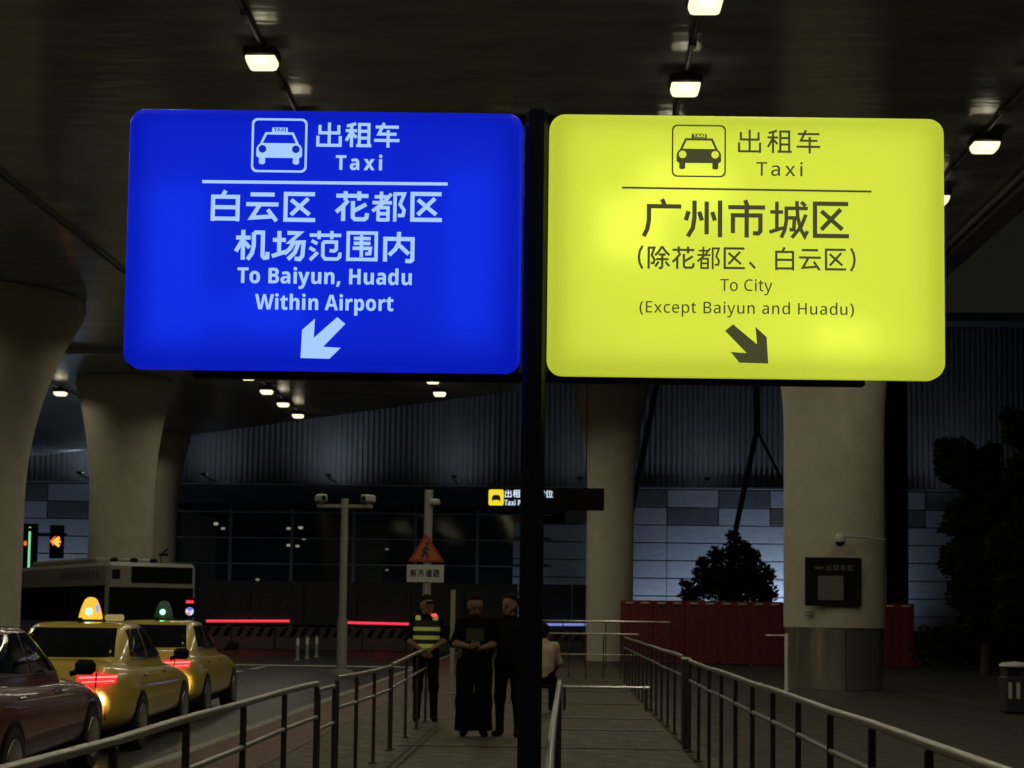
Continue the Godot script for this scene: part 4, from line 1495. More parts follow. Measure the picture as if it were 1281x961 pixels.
func make_car(label: String, paint: Material, at: Vector3, turn: float, lit: bool, head: float) -> Node3D:
	var t := thing("sedan_car" if not lit else "taxi_cab", label, "car" if not lit else "taxi", at, turn)
	# body shell
	var mb := MB.new()
	var rows := []
	for i in ZS.size():
		var s: Array = [TOP[i], BOT[i], WID[i]]
		var ring := []
		for k in 40:
			var a := TAU * k / 40
			var cx := signf(cos(a)) * pow(absf(cos(a)), 0.5)
			var cy := signf(sin(a)) * pow(absf(sin(a)), 0.5)
			var y: float = (s[0] + s[1]) / 2 + cy * (s[0] - s[1]) / 2
			ring.append(Vector3(cx * s[2] * (1.0 - 0.05 * maxf(0.0, (y - 0.62) / 0.45)), y, ZS[i]))
		rows.append(ring)
	for e in [0, ZS.size() - 1]:
		var ring := []
		for k in 40:
			ring.append(Vector3(0, (TOP[e] + BOT[e]) / 2, ZS[e] + (0.004 if e == 0 else -0.004)))
		if e == 0:
			rows.push_front(ring)
		else:
			rows.append(ring)
	mb.grid(rows, Vector3(0, 0.6, 0), true)
	part("body", mb, paint, t)
	# cabin
	mb = MB.new()
	rows = []
	for e in [[0.80, 1.06], [0.90, 1.035], [0.96, 1.01], [1.0, 1.0], [1.05, 1.0], [1.15, 1.0], [1.25, 1.0], [1.33, 1.0], [1.40, 1.0], [1.44, 0.985], [1.465, 0.95], [1.478, 0.86], [1.487, 0.65], [1.492, 0.3], [1.493, 0.0]]:
		var s := cab_at(e[0])
		var ring := []
		for k in 48:
			var a := TAU * k / 48
			var cx := signf(cos(a)) * pow(absf(cos(a)), 0.4)
			var cz := signf(sin(a)) * pow(absf(sin(a)), 0.4)
			ring.append(Vector3(cx * s[2] * e[1], e[0], (s[0] + s[1]) / 2 + cz * (s[0] - s[1]) / 2 * e[1]))
		rows.append(ring)
	mb.grid(rows, Vector3(0, 1.2, 0.4), true)
	part("cabin", mb, paint, t)
	var away := Vector3(0, 1.0, 0.3)
	# windows
	part("rear_window", patch([Vector2(-0.60, 1.085), Vector2(0.60, 1.085), Vector2(0.49, 1.42), Vector2(-0.49, 1.42)], func(p): return Vector3(p.x, p.y, cab_z(p.x, p.y, true) + 0.006), 12, 6, away), M.car_glass, t)
	part("windscreen", patch([Vector2(-0.61, 1.06), Vector2(0.61, 1.06), Vector2(0.50, 1.42), Vector2(-0.50, 1.42)], func(p): return Vector3(p.x, p.y, cab_z(p.x, p.y, false) - 0.006), 12, 6, away), M.car_glass, t)
	for s in [-1.0, 1.0]:
		for q in [[Vector2(0.40, 1.05), Vector2(1.22, 1.09), Vector2(0.92, 1.40), Vector2(0.40, 1.42)], [Vector2(-0.82, 1.05), Vector2(0.33, 1.05), Vector2(0.33, 1.42), Vector2(-0.12, 1.41)]]:
			part("side_window", patch(q, func(p): return Vector3(s * (cab_x(p.x, p.y) + 0.006), p.y, p.x), 6, 6, away), M.car_glass, t)
		part("belt_trim", patch([Vector2(-0.86, 1.022), Vector2(1.24, 1.045), Vector2(1.24, 1.06), Vector2(-0.86, 1.036)], func(p): return Vector3(s * (cab_x(p.x, p.y) + 0.007), p.y, p.x), 20, 1, away), M.chrome, t)
		part("boot_cut", patch([Vector2(0.548, 0.63), Vector2(0.556, 0.63), Vector2(0.556, 1.02), Vector2(0.548, 1.02)], func(p): return Vector3(s * p.x, p.y, body_z(p.x, p.y, true) + 0.003), 1, 10, away), M.rubber, t)
		# door seams
		for zz in [0.40, -0.82, 1.28]:
			part("door_seam", patch([Vector2(zz - 0.005, 0.32), Vector2(zz + 0.005, 0.32), Vector2(zz + 0.005, 0.96), Vector2(zz - 0.005, 0.96)], func(p): return Vector3(s * (body_x(p.x, p.y) + 0.0025), p.y, p.x), 1, 8, away), M.rubber, t)
		for zz in [1.05, -0.20]:
			mb = MB.new()
			mb.box(Vector3(s * (body_x(zz, 0.86) + 0.012), 0.86, zz), Vector3(0.03, 0.03, 0.2), 0.01)
			part("door_handle", mb, M.chrome, t)
		# mirror
		mb = MB.new()
		mb.box(Vector3(s * 0.97, 1.07, -0.72), Vector3(0.20, 0.15, 0.12), 0.04)
		mb.tube([Vector3(s * 0.82, 1.0, -0.74), Vector3(s * 0.93, 1.04, -0.73)], 0.03, 6)
		part("mirror", mb, M.black_plastic, t)
		# sill strip
		part("sill", patch([Vector2(-1.0, 0.24), Vector2(1.0, 0.24), Vector2(1.0, 0.33), Vector2(-1.0, 0.33)], func(p): return Vector3(s * (body_x(p.x, p.y) + 0.006), p.y, p.x), 10, 2, away), M.black_plastic, t)
		# wheels
		for zz in [1.40, -1.38]:
			mb = MB.new()
			mb.lathe([Vector2(0.20, -0.10), Vector2(0.30, -0.11), Vector2(0.322, -0.085), Vector2(0.325, 0.085), Vector2(0.30, 0.11), Vector2(0.20, 0.10)], 28, Vector3.ZERO, Basis(Vector3.BACK, PI / 2))
			var wh := part("wheel", mb, M.rubber, t, Vector3(s * 0.81, 0.325, zz))
			mb = MB.new()
			mb.lathe([Vector2(0.21, 0.0), Vector2(0.205, 0.012), Vector2(0.06, 0.02), Vector2(0.0, 0.024)], 24, Vector3(s * 0.10, 0, 0), Basis(Vector3.BACK, -s * PI / 2))
			part("rim", mb, M.chrome, wh)
			# wheel arch: dark band round the wheel
			mb = MB.new()
			rows = []
			for e in [0.30, 0.36, 0.375]:
				var row := []
				for k in 17:
					var a := PI * k / 16
					var y: float = 0.325 + sin(a) * e
					var z: float = zz + cos(a) * e
					row.append(Vector3(s * (body_x(z, clampf(y, 0.30, 1.0)) + (0.008 if e < 0.37 else 0.003)), y, z))
				rows.append(row)
			mb.grid(rows, away)
			part("wheel_arch", mb, M.black_plastic, t)
		# tail lights: fender half and boot half
		var tl: Material = M.tail_lit if lit else M.tail_lit_dim
		part("tail_light", patch([Vector2(0.0, 0.775), Vector2(1.0, 0.81), Vector2(1.0, 0.905), Vector2(0.0, 0.93)], func(p): return _tail(p, s, 0.56, 0.775), 10, 4, away), tl, t)
		part("tail_light", patch([Vector2(0.0, 0.79), Vector2(1.0, 0.775), Vector2(1.0, 0.935), Vector2(0.0, 0.895)], func(p): return _tail(p, s, 0.33, 0.545), 8, 4, away), tl, t)
		part("tail_light_bar", patch([Vector2(0.0, 0.862), Vector2(1.0, 0.878), Vector2(1.0, 0.893), Vector2(0.0, 0.877)], func(p): return _tail(p, s, 0.36, 0.775, 0.009), 16, 1, away), M.tail_hot if lit else M.tail_lit, t)
		part("tail_light_bar", patch([Vector2(0.0, 0.815), Vector2(1.0, 0.832), Vector2(1.0, 0.842), Vector2(0.0, 0.825)], func(p): return _tail(p, s, 0.40, 0.75, 0.009), 16, 1, away), M.tail_hot if lit else M.tail_lit, t)
		part("tail_light_bar", patch([Vector2(0.0, 0.775), Vector2(1.0, 0.78), Vector2(1.0, 0.92), Vector2(0.0, 0.92)], func(p): return _tail(p, s, 0.545, 0.562, 0.009), 1, 4, away), M.black_plastic, t)
		part("bumper_reflector", patch([Vector2(0.66, 0.40), Vector2(0.68, 0.40), Vector2(0.68, 0.56), Vector2(0.66, 0.56)], func(p): return Vector3(s * p.x, p.y, body_z(p.x, p.y, true) + 0.006), 2, 4, away), M.sign_red, t)
		# headlights
		var hd := part("headlight", patch([Vector2(0.42, 0.64), Vector2(0.74, 0.66), Vector2(0.76, 0.76), Vector2(0.45, 0.73)], func(p): return Vector3(s * p.x, p.y, body_z(p.x, p.y, false) - 0.006), 6, 4, away), M.headlight if head > 0 else M.chrome, t)
		if head > 0.0:
			var l := SpotLight3D.new()
			l.name = "headlight_beam"
			l.position = Vector3(s * 0.60, 0.66, -2.34)
			l.rotation.x = deg_to_rad(-9)
			l.spot_angle = 17
			l.spot_angle_attenuation = 0.7
			l.spot_range = 30
			l.spot_attenuation = 2.0
			l.light_color = Color(1, 0.93, 0.8)
			l.light_energy = head * (1.0 if s > 0 else 0.7)
			l.light_size = 0.06
			l.shadow_enabled = true
			t.add_child(l)
	if lit:
		for s in [-1.0, 1.0]:
			var l := OmniLight3D.new()
			l.name = "tail_light_glow"
			l.position = Vector3(s * 0.60, 0.87, body_z(0.6, 0.87, true) + 0.10)
			l.light_color = Color(1, 0.08, 0.05)
			l.light_energy = 0.03
			l.omni_range = 15
			l.omni_attenuation = 2.0
			l.light_size = 0.08
			l.shadow_enabled = true
			t.add_child(l)
	# boot seam, plate, lower bumper
	part("boot_seam", patch([Vector2(-0.55, 0.605), Vector2(0.55, 0.605), Vector2(0.55, 0.617), Vector2(-0.55, 0.617)], func(p): return Vector3(p.x, p.y, body_z(p.x, p.y, true) + 0.003), 14, 1, away), M.rubber, t)
	mb = MB.new()
	mb.box(Vector3(0, 0.73, body_z(0, 0.73, true) + 0.012), Vector3(0.46, 0.14, 0.02), 0.006)
	part("number_plate", mb, M.plate, t)
	part("bumper_insert", patch([Vector2(-0.55, 0.32), Vector2(0.55, 0.32), Vector2(0.58, 0.385), Vector2(-0.58, 0.385)], func(p): return Vector3(p.x, p.y, body_z(p.x, maxf(p.y, 0.41), true) + 0.006), 14, 2, away), M.black_plastic, t)
	part("boot_trim", patch([Vector2(-0.32, 0.825), Vector2(0.32, 0.825), Vector2(0.32, 0.845), Vector2(-0.32, 0.845)], func(p): return Vector3(p.x, p.y, body_z(p.x, p.y, true) + 0.006), 8, 1, away), M.chrome, t)
	mb = MB.new()
	mb.prism(PackedVector2Array([Vector2(0.62, 1.478), Vector2(0.86, 1.455), Vector2(0.86, 1.47), Vector2(0.83, 1.54)]), -0.02, 0.02, Transform3D(Basis(Vector3(0, 0, 1), Vector3(0, 1, 0), Vector3(-1, 0, 0)), Vector3.ZERO))
	part("roof_antenna", mb, M.black_plastic, t)
	mb = MB.new()
	mb.box(Vector3(0, 0.24, 0), Vector3(1.5, 0.1, 3.9), 0.02)
	part("underbody", mb, M.black_plastic, t)
	return t

func _tail(p: Vector2, s: float, x0: float, x1: float, off := 0.006) -> Vector3:
	var x := lerpf(x0, x1, p.x)
	var z := body_z(x, p.y, true)
	return Vector3(s * (x + (0.004 if x > 0.8 else 0.0)), p.y, z + off)

func roof_lamp(t: Node3D, on: bool) -> void:
	var mb := MB.new()
	mb.box(Vector3(0, 1.503, 0.30), Vector3(0.34, 0.028, 0.20), 0.008)
	part("roof_lamp_base", mb, M.black_plastic, t)
	mb = MB.new()
	mb.lathe([Vector2(0.145, 1.517), Vector2(0.15, 1.545), Vector2(0.138, 1.60), Vector2(0.112, 1.69), Vector2(0.078, 1.765), Vector2(0.045, 1.79), Vector2(0.0, 1.80)], 20, Vector3(0, 0, 0.30), Basis(), Vector2(1.0, 0.7))
	part("roof_lamp", mb, M.roof_lamp_on if on else M.roof_lamp_off, t)
	mb = MB.new()
	mb.lathe([Vector2(0.0, -0.01), Vector2(0.045, -0.005), Vector2(0.048, 0.008), Vector2(0.02, 0.02), Vector2(0.0, 0.022)], 16, Vector3(0.0, 1.615, 0.30 + 0.098), Basis(Vector3.RIGHT, PI / 2 - 0.2))
	part("vacancy_light", mb, M.green_led, t)
	if on:
		mb = MB.new()
		mb.box(Vector3(0.085, 1.63, 0.30 + 0.045), Vector3(0.05, 0.14, 0.05), 0.015, Basis(Vector3.UP, 0.9))
		part("roof_lamp_panel", mb, M.lamp_blue, t)
		mb = MB.new()
		mb.box(Vector3(0.30, 1.54, 0.30), Vector3(0.22, 0.085, 0.12), 0.02)
		part("roof_display", mb, M.display_cream, t)
	var l := OmniLight3D.new()
	l.name = "vacancy_glow"
	l.position = Vector3(0, 1.60, 0.30 + 0.19)
	l.light_color = Color(0.25, 1.0, 0.45)
	l.light_energy = 0.006
	l.omni_range = 6
	l.omni_attenuation = 2.0
	l.light_size = 0.03
	l.shadow_enabled = true
	t.add_child(l)

func build_taxis() -> void:
	mat("chrome", 0.45, 0.45, 0.43, 0.25, 0.9)
	var g := mat("car_glass", 0.006, 0.007, 0.008, 0.05)
	mat("plate", 0.03, 0.05, 0.16, 0.5)
	var y := mat("taxi_yellow", 0.52, 0.37, 0.045, 0.34)
	y.clearcoat_enabled = true
	y.clearcoat = 0.9
	y.clearcoat_roughness = 0.06
	var r := mat("maroon_paint", 0.10, 0.020, 0.018, 0.40)
	r.clearcoat_enabled = true
	r.clearcoat = 0.9
	r.clearcoat_roughness = 0.06
	glow("tail_lit", 1.0, 0.04, 0.035, 0.80)
	glow("tail_lit_dim", 0.8, 0.03, 0.03, 0.20)
	glow("tail_hot", 1.0, 0.16, 0.14, 3.0)
	glow("headlight", 1.0, 0.95, 0.85, 2.0)
	glow("roof_lamp_on", 1.0, 0.58, 0.05, 0.95)
	glow("roof_lamp_off", 0.02, 0.06, 0.025, 0.4)
	glow("green_led", 0.45, 1.0, 0.62, 1.5)
	glow("lamp_blue", 0.40, 0.48, 1.0, 0.8)
	glow("display_cream", 0.42, 0.33, 0.12, 0.6)
	# where they stand: centre of the rear bumper, heading a little to the left of the walkway
	var turn := deg_to_rad(4.2)
	var fwd := Vector3(-sin(turn), 0, -cos(turn))
	var place := func(px: float, py: float) -> Vector3:      # pixel of the rear right wheel's foot
		var p := on_level(px, py, ROAD)
		var right := Vector3(cos(turn), 0, -sin(turn))
		return p - right * 0.90 + fwd * 1.40
	var t3 := make_car("yellow taxi with a green roof light, front of the queue", y, place.call(258, 899), turn, true, 0.0)
	roof_lamp(t3, false)
	var t2 := make_car("yellow taxi with a glowing yellow roof light, second in the queue", y, place.call(176, 937), turn, true, 1.6)
	roof_lamp(t2, true)
	var t1 := make_car("dark maroon car behind the yellow taxis", r, place.call(14, 1005), turn, false, 1.3)

# ------------------------------------------------------------------ street things
func build_street_things() -> void:
	var mb: MB
	# camera pole
	var p := on_level(427, 846, ROAD)
	var d := -p.z
	var t := thing("camera_pole", "pale T-shaped pole carrying two traffic cameras", "pole", p)
	var k := d / F
	var top := at_depth(430, 624, d).y - ROAD
	mb = MB.new()
	mb.lathe([Vector2(0.30, 0.0), Vector2(0.30, 0.14), Vector2(0.26, 0.16)], 16)
	part("footing", mb, M.kerb, t)
	mb = MB.new()
	mb.lathe([Vector2(0.135, 0.16), Vector2(0.135, 1.45), Vector2(0.10, 1.5), Vector2(0.095, top)], 16)
	part("shaft", mb, M.galv, t)
	mb = MB.new()
	mb.box(Vector3(0, top - 0.2, 0), Vector3(1.46, 0.09, 0.09), 0.01)
	part("crossarm", mb, M.galv, t)
	for s in [-1.0, 1.0]:
		var q := thing("traffic_camera", ["pale box camera on the arm nearer the guard's sign", "pale box camera on the arm nearer the taxis"][0 if s > 0 else 1], "camera", p + Vector3(s * 0.62, top - 0.155, 0))
		mb = MB.new()
		mb.box(Vector3(0, 0.16, 0.05), Vector3(0.22, 0.2, 0.42), 0.04, Basis(Vector3.UP, -s * 0.5))
		part("housing", mb, M.camera_white, q)
		mb = MB.new()
		mb.tube([Vector3(0, 0, 0), Vector3(0, 0.08, 0)], 0.05, 8)
		part("bracket", mb, M.galv, q)
		mb = MB.new()
		var fb := Basis(Vector3.UP, -s * 0.5)
		mb.lathe([Vector2(0.07, 0.0), Vector2(0.06, 0.02), Vector2(0.0, 0.022)], 12, Vector3(0, 0.15, 0.05) + fb * Vector3(0, 0, 0.21), fb * Basis(Vector3.RIGHT, PI / 2))
		part("eye", mb, M.black_plastic, q)
	# warning sign
	p = at_depth(533, 760, 30.0)
	t = thing("warning_sign", "red triangle warning sign over a white plate on a pole", "road sign", Vector3(p.x, 0, p.z))
	var h0 := at_depth(533, 613, 30.0).y
	mb = MB.new()
	mb.tube([Vector3(0, 0, 0), Vector3(0.02, h0, 0)], 0.085, 12)
	part("pole", mb, M.galv, t)
	var tri := func(s: float) -> PackedVector2Array:
		var pts := PackedVector2Array()
		for q in [[533, 667], [511, 702.5], [556, 703.5]]:
			var a := at_depth(q[0], q[1], 29.9)
			pts.append(Vector2(a.x - p.x, a.y))
		var c: Vector2 = (pts[0] + pts[1] + pts[2]) / 3
		for i in 3:
			pts[i] = c + (pts[i] - c) * s
		return pts
	mb = MB.new()
	mb.prism(tri.call(1.0), 0.09, 0.115)
	part("triangle_plate", mb, M.sign_red, t)
	mb = MB.new()
	mb.prism(tri.call(0.74), 0.116, 0.120)
	part("triangle_field", mb, M.sign_orange, t)
	# walking figure pictogram
	var c := at_depth(533, 690, 29.9)
	mb = MB.new()
	var cc := Vector2(c.x - p.x, c.y)
	ribbon(mb, [cc + Vector2(0.01, 0.10), cc + Vector2(-0.02, 0.0), cc + Vector2(0.05, -0.13)], 0.06, 0.124)
	ribbon(mb, [cc + Vector2(-0.02, 0.0), cc + Vector2(-0.09, -0.13)], 0.05, 0.1245)
	ribbon(mb, [cc + Vector2(0.09, 0.02), cc + Vector2(0.0, 0.08), cc + Vector2(-0.09, 0.0)], 0.035, 0.125)
	var ring := PackedVector2Array()
	for j in 12:
		ring.append(cc + Vector2(0.02, 0.15) + Vector2(cos(TAU * j / 12), sin(TAU * j / 12)) * 0.04)
	mb.prism(ring, 0.121, 0.124)
	part("pictogram", mb, M.sign_ink, t)
	var a := at_depth(509, 706.5, 29.9)
	var b := at_depth(555, 729, 29.9)
	mb = MB.new()
	mb.box(Vector3((a.x + b.x) / 2 - p.x, (a.y + b.y) / 2, 0.10), Vector3(b.x - a.x, a.y - b.y, 0.025), 0.006)
	part("plate", mb, M.sign_white, t)
	mb = MB.new()
	var cs := ["前", "方", "道", "路"]
	for j in 4:
		mb = MB.new()
		glyph(mb, cs[j], a.x - p.x + 0.065 + 0.158 * j, a.y - 0.09, 0.13, 0.16, 0.022, 0.1145)
		part("character", mb, M.sign_ink, t)
	mb = MB.new()
	mb.box(Vector3(0.15, h0 - 0.25, 0.05), Vector3(0.2, 0.12, 0.2), 0.03)
	mb.tube([Vector3(0, h0 - 0.22, 0), Vector3(0.1, h0 - 0.24, 0.03)], 0.02, 6)
	part("small_camera", mb, M.camera_white, t)
	# plain post right of the guard
	p = on_level(565, 868, 0)
	t = thing("grey_post", "slim grey post standing right behind the guard", "post", p)
	mb = MB.new()
	mb.tube([Vector3(0, 0, 0), Vector3(0, at_depth(564, 738, -p.z).y, 0)], 0.05, 10)
	part("shaft", mb, M.galv, t)
	mb = MB.new()
	mb.box(Vector3(0, 0.01, 0), Vector3(0.2, 0.02, 0.2), 0.004)
	part("foot_plate", mb, M.galv, t)
	# hanging lit taxi sign
	p = at_depth(678, 624, 40.0)
	t = thing("hanging_taxi_sign", "long black hanging sign with lit yellow taxi icon and white characters", "sign", p)
	var mw := 40.0 / F
	mb = MB.new()
	mb.box(Vector3(0, 0, -0.08), Vector3(156 * mw, 28 * mw, 0.16), 0.01)
	part("box", mb, M.black_metal, t)
	for s in [-1.2, 1.2]:
		mb = MB.new()
		mb.tube([Vector3(s, 0.28, -0.08), Vector3(s, DECK - p.y + 0.01, -0.08)], 0.02, 6)
		part("hanger", mb, M.black_metal, t)
	glow("small_yellow", 1.0, 0.82, 0.03, 0.85)
	glow("small_white", 0.70, 0.80, 1.0, 0.95)
	var ic := Vector2((620.5 - 678) * mw, 0.02)
	mb = MB.new()
	var poly := PackedVector2Array()
	for q in rrect(9.5 * mw, 10 * mw, 0.05, 4):
		poly.append(q + ic)
	mb.prism(poly, 0.0, 0.012)
	part("sign_icon_plate", mb, M.small_yellow, t)
	mb = MB.new()
	var car := PackedVector2Array()
	for q in [[-0.11, -0.10], [-0.08, -0.10], [-0.08, -0.07], [0.08, -0.07], [0.08, -0.10], [0.11, -0.10], [0.12, 0.0], [0.07, 0.07], [-0.07, 0.07], [-0.12, 0.0]]:
		car.append(ic + Vector2(q[0], q[1]))
	mb.prism(car, 0.013, 0.018)
	part("sign_icon", mb, M.sign_ink, t)
	mb = MB.new()
	var hs := ["出", "租", "车", "上", "客", "位"]
	for j in 6:
		mb = MB.new()
		glyph(mb, hs[j], (631 - 678 + 10.3 * j) * mw, 0.235, 9.2 * mw, 9.6 * mw, 0.027, 0.004)
		part("character", mb, M.small_white, t)
	put_latin("Taxi Pick-up", (631 - 678) * mw, (631 + 42 - 678) * mw, -0.19, 6.8 * mw, 0.004, true, M.small_white, t)
	# traffic signals
	p = at_depth(18, 700, 54.0)
	t = thing("signal_pole", "traffic signal pole with an arm beside the flared column", "pole", Vector3(p.x, ROAD, p.z))
	var sw := 54.0 / F
	var ya := at_depth(40, 668, 54.0).y - ROAD
	mb = MB.new()
	mb.tube([Vector3(0, 0, 0), Vector3(0, ya + 0.3, 0)], 0.11, 12)
	part("shaft", mb, M.dark_steel, t)
	mb = MB.new()
	mb.tube([Vector3(0, ya, 0), Vector3(66 * sw, ya, 0)], 0.045, 8)
	part("arm", mb, M.dark_steel, t)
	glow("signal_green", 0.30, 1.0, 0.48, 0.75)
	glow("signal_amber", 1.0, 0.42, 0.06, 1.5)
	glow("signal_red", 1.0, 0.16, 0.05, 0.9)
	for s in [[38, 684, 58, "black signal box with a glowing green light bar"], [71, 678, 42, "black signal box with a glowing amber arrow"]]:
		var pp := at_depth(s[0], s[1], 53.7)
		var q := thing("traffic_signal", s[3], "traffic light", pp)
		mb = MB.new()
		mb.box(Vector3.ZERO, Vector3(17 * sw, s[2] * sw, 0.2), 0.03)
		part("housing", mb, M.black_plastic, q)
		mb = MB.new()
		mb.box(Vector3(0, ya + ROAD - pp.y, -0.18), Vector3(0.1, 0.1, 0.16), 0.0)
		part("clamp", mb, M.dark_steel, q)
		if s[0] < 50:
			mb = MB.new()
			mb.box(Vector3(0.0, -4 * sw, 0.12), Vector3(0.075, 46 * sw, 0.05), 0.015)
			part("signal_light_bar", mb, M.signal_green, q)
			mb = MB.new()
			mb.lathe([Vector2(0.0, -0.02), Vector2(0.06, 0.0), Vector2(0.0, 0.02)], 10, Vector3(0, 24 * sw, 0.12))
			part("signal_light", mb, M.signal_green, q)
			mb = MB.new()
			mb.box(Vector3(-0.16, 4 * sw, 0.11), Vector3(0.10, 0.16, 0.04), 0.01)
			part("signal_light", mb, M.signal_red, q)
		else:
			mb = MB.new()
			ribbon(mb, [Vector2(0.13, 0.16), Vector2(-0.07, 0.0), Vector2(0.13, -0.16)], 0.11, 0.106)
			ribbon(mb, [Vector2(-0.06, 0.0), Vector2(0.18, 0.0)], 0.09, 0.1065)
			part("signal_arrow", mb, M.signal_amber, q)
			mb = MB.new()
			ribbon(mb, [Vector2(-0.02, 0.19), Vector2(-0.19, 0.02), Vector2(-0.08, -0.14)], 0.06, 0.104)
			part("signal_arrow_edge", mb, M.signal_red, q)
	# small lane signal behind the front taxi
	p = at_depth(238, 760, 29.5)
	t = thing("lane_signal", "small black post display with red bar and round coloured sign", "signal", Vector3(p.x, ROAD, p.z))
	var lw := 29.5 / F
	var yc := p.y - ROAD
	mb = MB.new()
	mb.tube([Vector3(0, 0, 0), Vector3(0, yc - 0.1, 0)], 0.035, 8)
	part("post", mb, M.dark_steel, t)
	mb = MB.new()
	mb.box(Vector3(0, yc, 0), Vector3(13 * lw, 25 * lw, 0.1), 0.015)
	part("housing", mb, M.black_plastic, t)
	mb = MB.new()
	mb.box(Vector3(0, yc + 7 * lw, 0.053), Vector3(9.5 * lw, 3.6 * lw, 0.01), 0.0)
	part("red_display", mb, M.red_led, t)
	glow("disc_white", 0.80, 0.85, 1.0, 0.8)
	glow("disc_blue", 0.12, 0.22, 1.0, 0.8)
	glow("disc_pink", 1.0, 0.35, 0.65, 0.7)
	for s in [[0.0, TAU, 5.2, 0.052, "disc_white"], [0.6, 2.4, 5.0, 0.056, "disc_blue"], [3.6, 5.0, 5.0, 0.056, "disc_pink"]]:
		var pg := PackedVector2Array()
		if s[1] < 6.0:
			pg.append(Vector2(0.0, yc - 5 * lw))
		for j in 17:
			var an: float = lerpf(s[0], s[1], j / (16.0 if s[1] < 6.0 else 17.0))
			pg.append(Vector2(cos(an) * s[2] * lw, yc - 5 * lw + sin(an) * s[2] * lw))
		mb = MB.new()
		mb.prism(pg, s[3], s[3] + 0.003)
		part("display_disc", mb, M[s[4]], t)
	# white bollards on the far side of the road
	var bl: Node3D = null
	for px in [372, 384, 396]:
		p = on_level(px, 826 - (px - 372) * 0.15, ROAD)
		if bl == null:
			bl = thing("road_bollard", "short pale bollard standing on the far carriageway", "bollard", p, 0.0, "bollards on the carriageway")
			mb = MB.new()
			mb.lathe([Vector2(0.10, 0.0), Vector2(0.10, 0.04), Vector2(0.055, 0.06), Vector2(0.055, 0.74), Vector2(0.03, 0.78)], 12)
			part("shaft", mb, M.galv, bl)
			mb = MB.new()
			mb.lathe([Vector2(0.057, 0.5), Vector2(0.059, 0.52), Vector2(0.059, 0.70), Vector2(0.057, 0.72)], 12)
			part("reflective_band", mb, M.bollard_white, bl)
		else:
			copy(bl, "road_bollard", "short pale bollard standing on the far carriageway", p, 0.0)
	# litter bin at the right
	p = on_level(1270, 893, 0)
	t = thing("litter_bin", "grey litter bin with a hood and two pale strips on the plaza", "bin", p)
	mb = MB.new()
	mb.box(Vector3(0, 0.31, 0), Vector3(0.42, 0.60, 0.36), 0.03)
	part("body", mb, M.dark_steel, t)
	for j in 2:
		mb = MB.new()
		mb.box(Vector3(-0.13 + 0.13 * j, 0.38, 0.183), Vector3(0.055, 0.26, 0.008), 0.0)
		part("strip", mb, M.sign_white, t)
		mb = MB.new()
		mb.box(Vector3(-0.17 + 0.34 * j, 0.68, 0), Vector3(0.03, 0.17, 0.3), 0.0)
		part("hood_post", mb, M.dark_steel, t)
	mb = MB.new()
	mb.lathe([Vector2(0.24, 0.76), Vector2(0.25, 0.785), Vector2(0.2, 0.82), Vector2(0.0, 0.845)], 24)
	part("hood", mb, M.camera_white, t)

